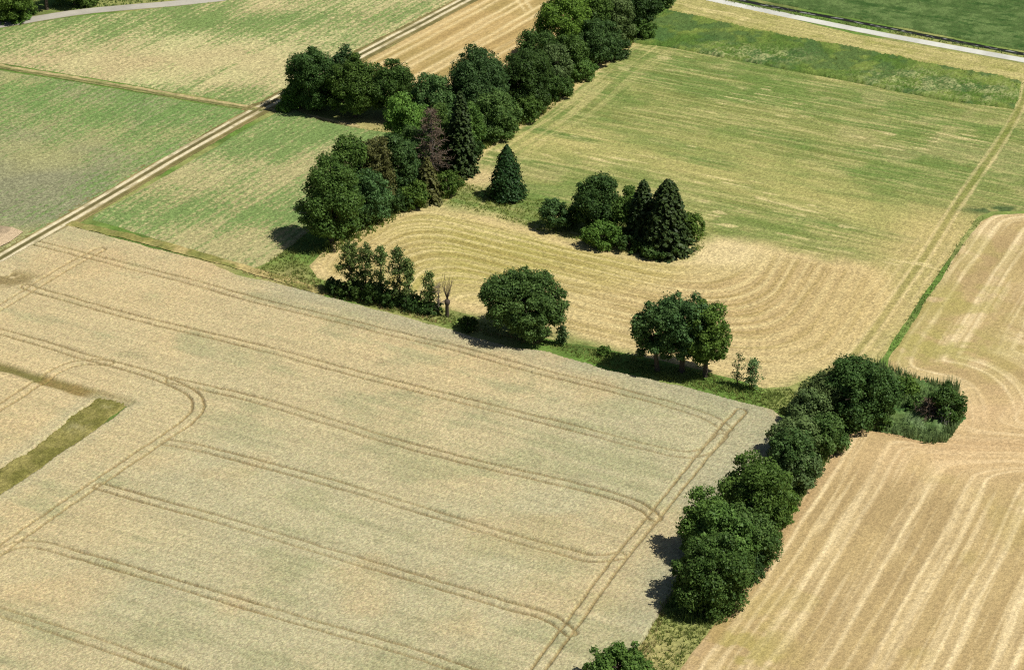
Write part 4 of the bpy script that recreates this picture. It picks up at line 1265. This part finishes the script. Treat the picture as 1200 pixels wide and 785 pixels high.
plant('shrub', 424, 452, 330, 357, 'bush', 'dark', 'dark undergrowth bush below the slim airy tree', 'shrub', RW)
plant('shrub', 446, 474, 338, 361, 'bush', 'dark', 'undergrowth bush below the wider airy tree', 'shrub', RW)
plant('shrub', 470, 494, 346, 366, 'bush', 'dark', 'undergrowth bush below the narrow tree with pale tips', 'shrub', RW)
plant('shrub', 490, 518, 353, 370, 'bush', 'dark', 'low bush at the foot of the small young tree', 'shrub', RW)
plant('shrub', 537, 559, 370, 389, 'bush', 'dark', 'isolated dark bush between pollard and large oak', 'shrub', RW)
plant('oak_tree', 561, 666, 313, 396, 'tree', 'blue', 'large wide round-crowned oak standing alone in the row', 'tree', RW, frac=.10, nl=50, lobe=.24, gap=.12, dens=.95, lopk=.25)
plant('sapling', 651, 665, 382, 404, 'airy', 'light', 'small sapling at the right foot of the large oak', 'tree', RW, dens=1.2)
plant(B, 738, 804, 346, 436, 'tree', 'blue', 'left tree of the tall trio with visible trunks', 'tree', RW, frac=.13, nl=30, lobe=.27, gap=.10, lopk=.3)
plant(B, 764, 834, 338, 437, 'tree', 'blue', 'middle tree of the tall trio, darker narrow crown', 'tree', RW, frac=.17, nl=24, lobe=.28, gap=.08, lopk=.3)
plant(B, 798, 855, 351, 442, 'tree', 'mid', 'right tree of the tall trio with hanging side branch', 'tree', RW, frac=.08, nl=26, lobe=.28, gap=.10, lopk=.3)
plant('sapling', 857, 871, 411, 452, 'airy', 'grey', 'thin half-bare sapling right of the tall trio', 'tree', RW, dens=.22)
plant('sapling', 868, 892, 419, 456, 'airy', 'light', 'leafier green sapling beside the thin half-bare one', 'tree', RW, dens=.8)
plant('shrub', 700, 716, 405, 418, 'bush', 'mid', 'tiny bush on the grass strip left of the tall trio', 'shrub', RW)
# hedge corner and lower hedge
HG = 'trees and bushes of the lower hedge'
plant(B, 862, 922, 548, 636, 'leafy', 'mid', 'mid-green tree between the broad green tree and the stubble', 'tree', HG)
plant(B, 816, 884, 590, 680, 'leafy', 'mid', 'tree filling the middle of the lower hedge above the lowest big tree', 'tree', HG)
plant(B, 900, 952, 505, 575, 'leafy', 'blue', 'narrow tree joining the hedge corner to the broad green tree', 'tree', HG)
plant('shrub', 790, 822, 655, 700, 'bush', 'mid', 'shrub on the wheat side of the lowest big hedge tree', 'shrub', HG)
plant('shrub', 888, 922, 548, 590, 'bush', 'grey', 'grey shrub on the wheat side of the narrow hedge middle', 'shrub', HG)
plant('shrub', 1044, 1078, 440, 468, 'bush', 'mid', 'shrub at the upper edge of the reeds beside the darkest tree', 'shrub', HG)
plant('shrub', 1062, 1096, 462, 488, 'bush', 'blue', 'shrub standing in the middle of the reeds', 'shrub', HG)
plant('shrub', 1020, 1048, 470, 504, 'bush', 'mid', 'shrub between the darkest corner tree and the reeds', 'shrub', HG)
plant('shrub', 920, 964, 530, 572, 'bush', 'blue', 'bluish shrub at the stubble edge in the narrow middle of the hedge', 'shrub', HG)
plant('shrub', 888, 934, 566, 612, 'bush', 'bright', 'bright green shrub at the stubble edge beside the broad green tree', 'shrub', HG)
plant('shrub', 872, 918, 596, 640, 'bush', 'mid', 'shrub at the stubble edge below the broad green tree', 'shrub', HG)
plant('shrub', 852, 896, 640, 684, 'bush', 'dark', 'dark shrub at the stubble edge near the lower hedge end', 'shrub', HG)
HG = 'trees and bushes of the lower hedge'
plant(B, 966, 1048, 414, 500, 'leafy', 'dark', 'darkest large tree at the top corner of the lower hedge', 'tree', HG)
plant(B, 938, 1016, 436, 496, 'leafy', 'grey', 'lighter round tree in front of the darkest corner tree', 'tree', HG)
plant(B, 926, 976, 456, 508, 'leafy', 'grey', 'grey-green tree at the wheat side of the hedge corner', 'tree', HG)
plant('shrub', 902, 962, 490, 545, 'bush', 'grey', 'greyish willow bush below the hedge corner, wheat side', 'shrub', HG)
plant('shrub', 940, 992, 484, 536, 'bush', 'blue', 'bushy shrub below the hedge corner, stubble side', 'shrub', HG)
plant('shrub', 903, 957, 522, 580, 'bush', 'grey', 'dense grey-green shrub in the narrow middle of the hedge', 'shrub', HG)
plant(B, 846, 928, 537, 624, 'leafy', 'mid', 'broad green tree in the lower half of the hedge, above the leaning tree', 'tree', HG)
plant(B, 800, 862, 574, 660, 'leafy', 'mid', 'tree leaning over the wheat in the lower hedge', 'tree', HG)
plant(B, 836, 908, 596, 672, 'leafy', 'blue', 'bluish tree on the stubble side of the lower hedge', 'tree', HG)
plant(B, 792, 880, 628, 720, 'leafy', 'dark', 'lowest big dark tree at the end of the hedge', 'tree', HG)
plant('shrub', 1090, 1128, 449, 500, 'bush', 'mid', 'round green bush at the right tip of the hedge corner', 'shrub', HG)
plant('dead_shrub', 1070, 1104, 464, 496, 'bare', 'dead', 'dead brown twiggy shrub among the reeds', 'shrub', HG, nb=40, twigs=14, tw=.035)
plant(B, 688, 759, 753, 815, 'leafy', 'mid', 'green tree cut by the bottom edge of the picture', 'tree')


# ------------------------------------------------------------------ raised wooden hunting stand in the corner
def box(T, c, s, rot=0.0):
    c = np.array(c, float); s = np.array(s, float) / 2
    k = np.array([(-1, -1, -1), (1, -1, -1), (1, 1, -1), (-1, 1, -1), (-1, -1, 1), (1, -1, 1), (1, 1, 1), (-1, 1, 1)]) * s
    T[0].append(k + c); T[1].append((np.array([0, 3, 2, 1, 4, 5, 6, 7, 0, 1, 5, 4, 1, 2, 6, 5, 2, 3, 7, 6, 3, 0, 4, 7]) + T[2])); T[2] += 8


M_WOOD = bark_mat('weathered_wood', (0.27, 0.24, 0.22), .3)
g = G(1105, 501)
e = bpy.data.objects.new('wooden_stand', None); COL.objects.link(e); e.location = (g[0], g[1], 0); e.rotation_euler = (0, 0, .25)
tag(e, 'weathered pale wooden stand on posts beside the round bush', 'wooden stand')
for sx in (-.55, .55):
    for sy in (-.45, .45):
        T = [[], [], 0]; box(T, (sx, sy, 1.3), (.13, .13, 2.7)); obj('post', mesh_from('post', np.concatenate(T[0]), np.concatenate(T[1]), 4, M_WOOD), e)
T = [[], [], 0]
for k in range(5): box(T, (0, -.56 + k * .28, 2.71), (1.55, .25, .05))
obj('platform', mesh_from('platform', np.concatenate(T[0]), np.concatenate(T[1]), 4, M_WOOD), e)
T = [[], [], 0]
for sx in (-.2, .2): box(T, (sx, -.62, 1.28), (.07, .07, 2.6))
for k in range(8): box(T, (0, -.66, .3 + k * .3), (.5, .06, .05))
obj('ladder', mesh_from('ladder', np.concatenate(T[0]), np.concatenate(T[1]), 4, M_WOOD), e)
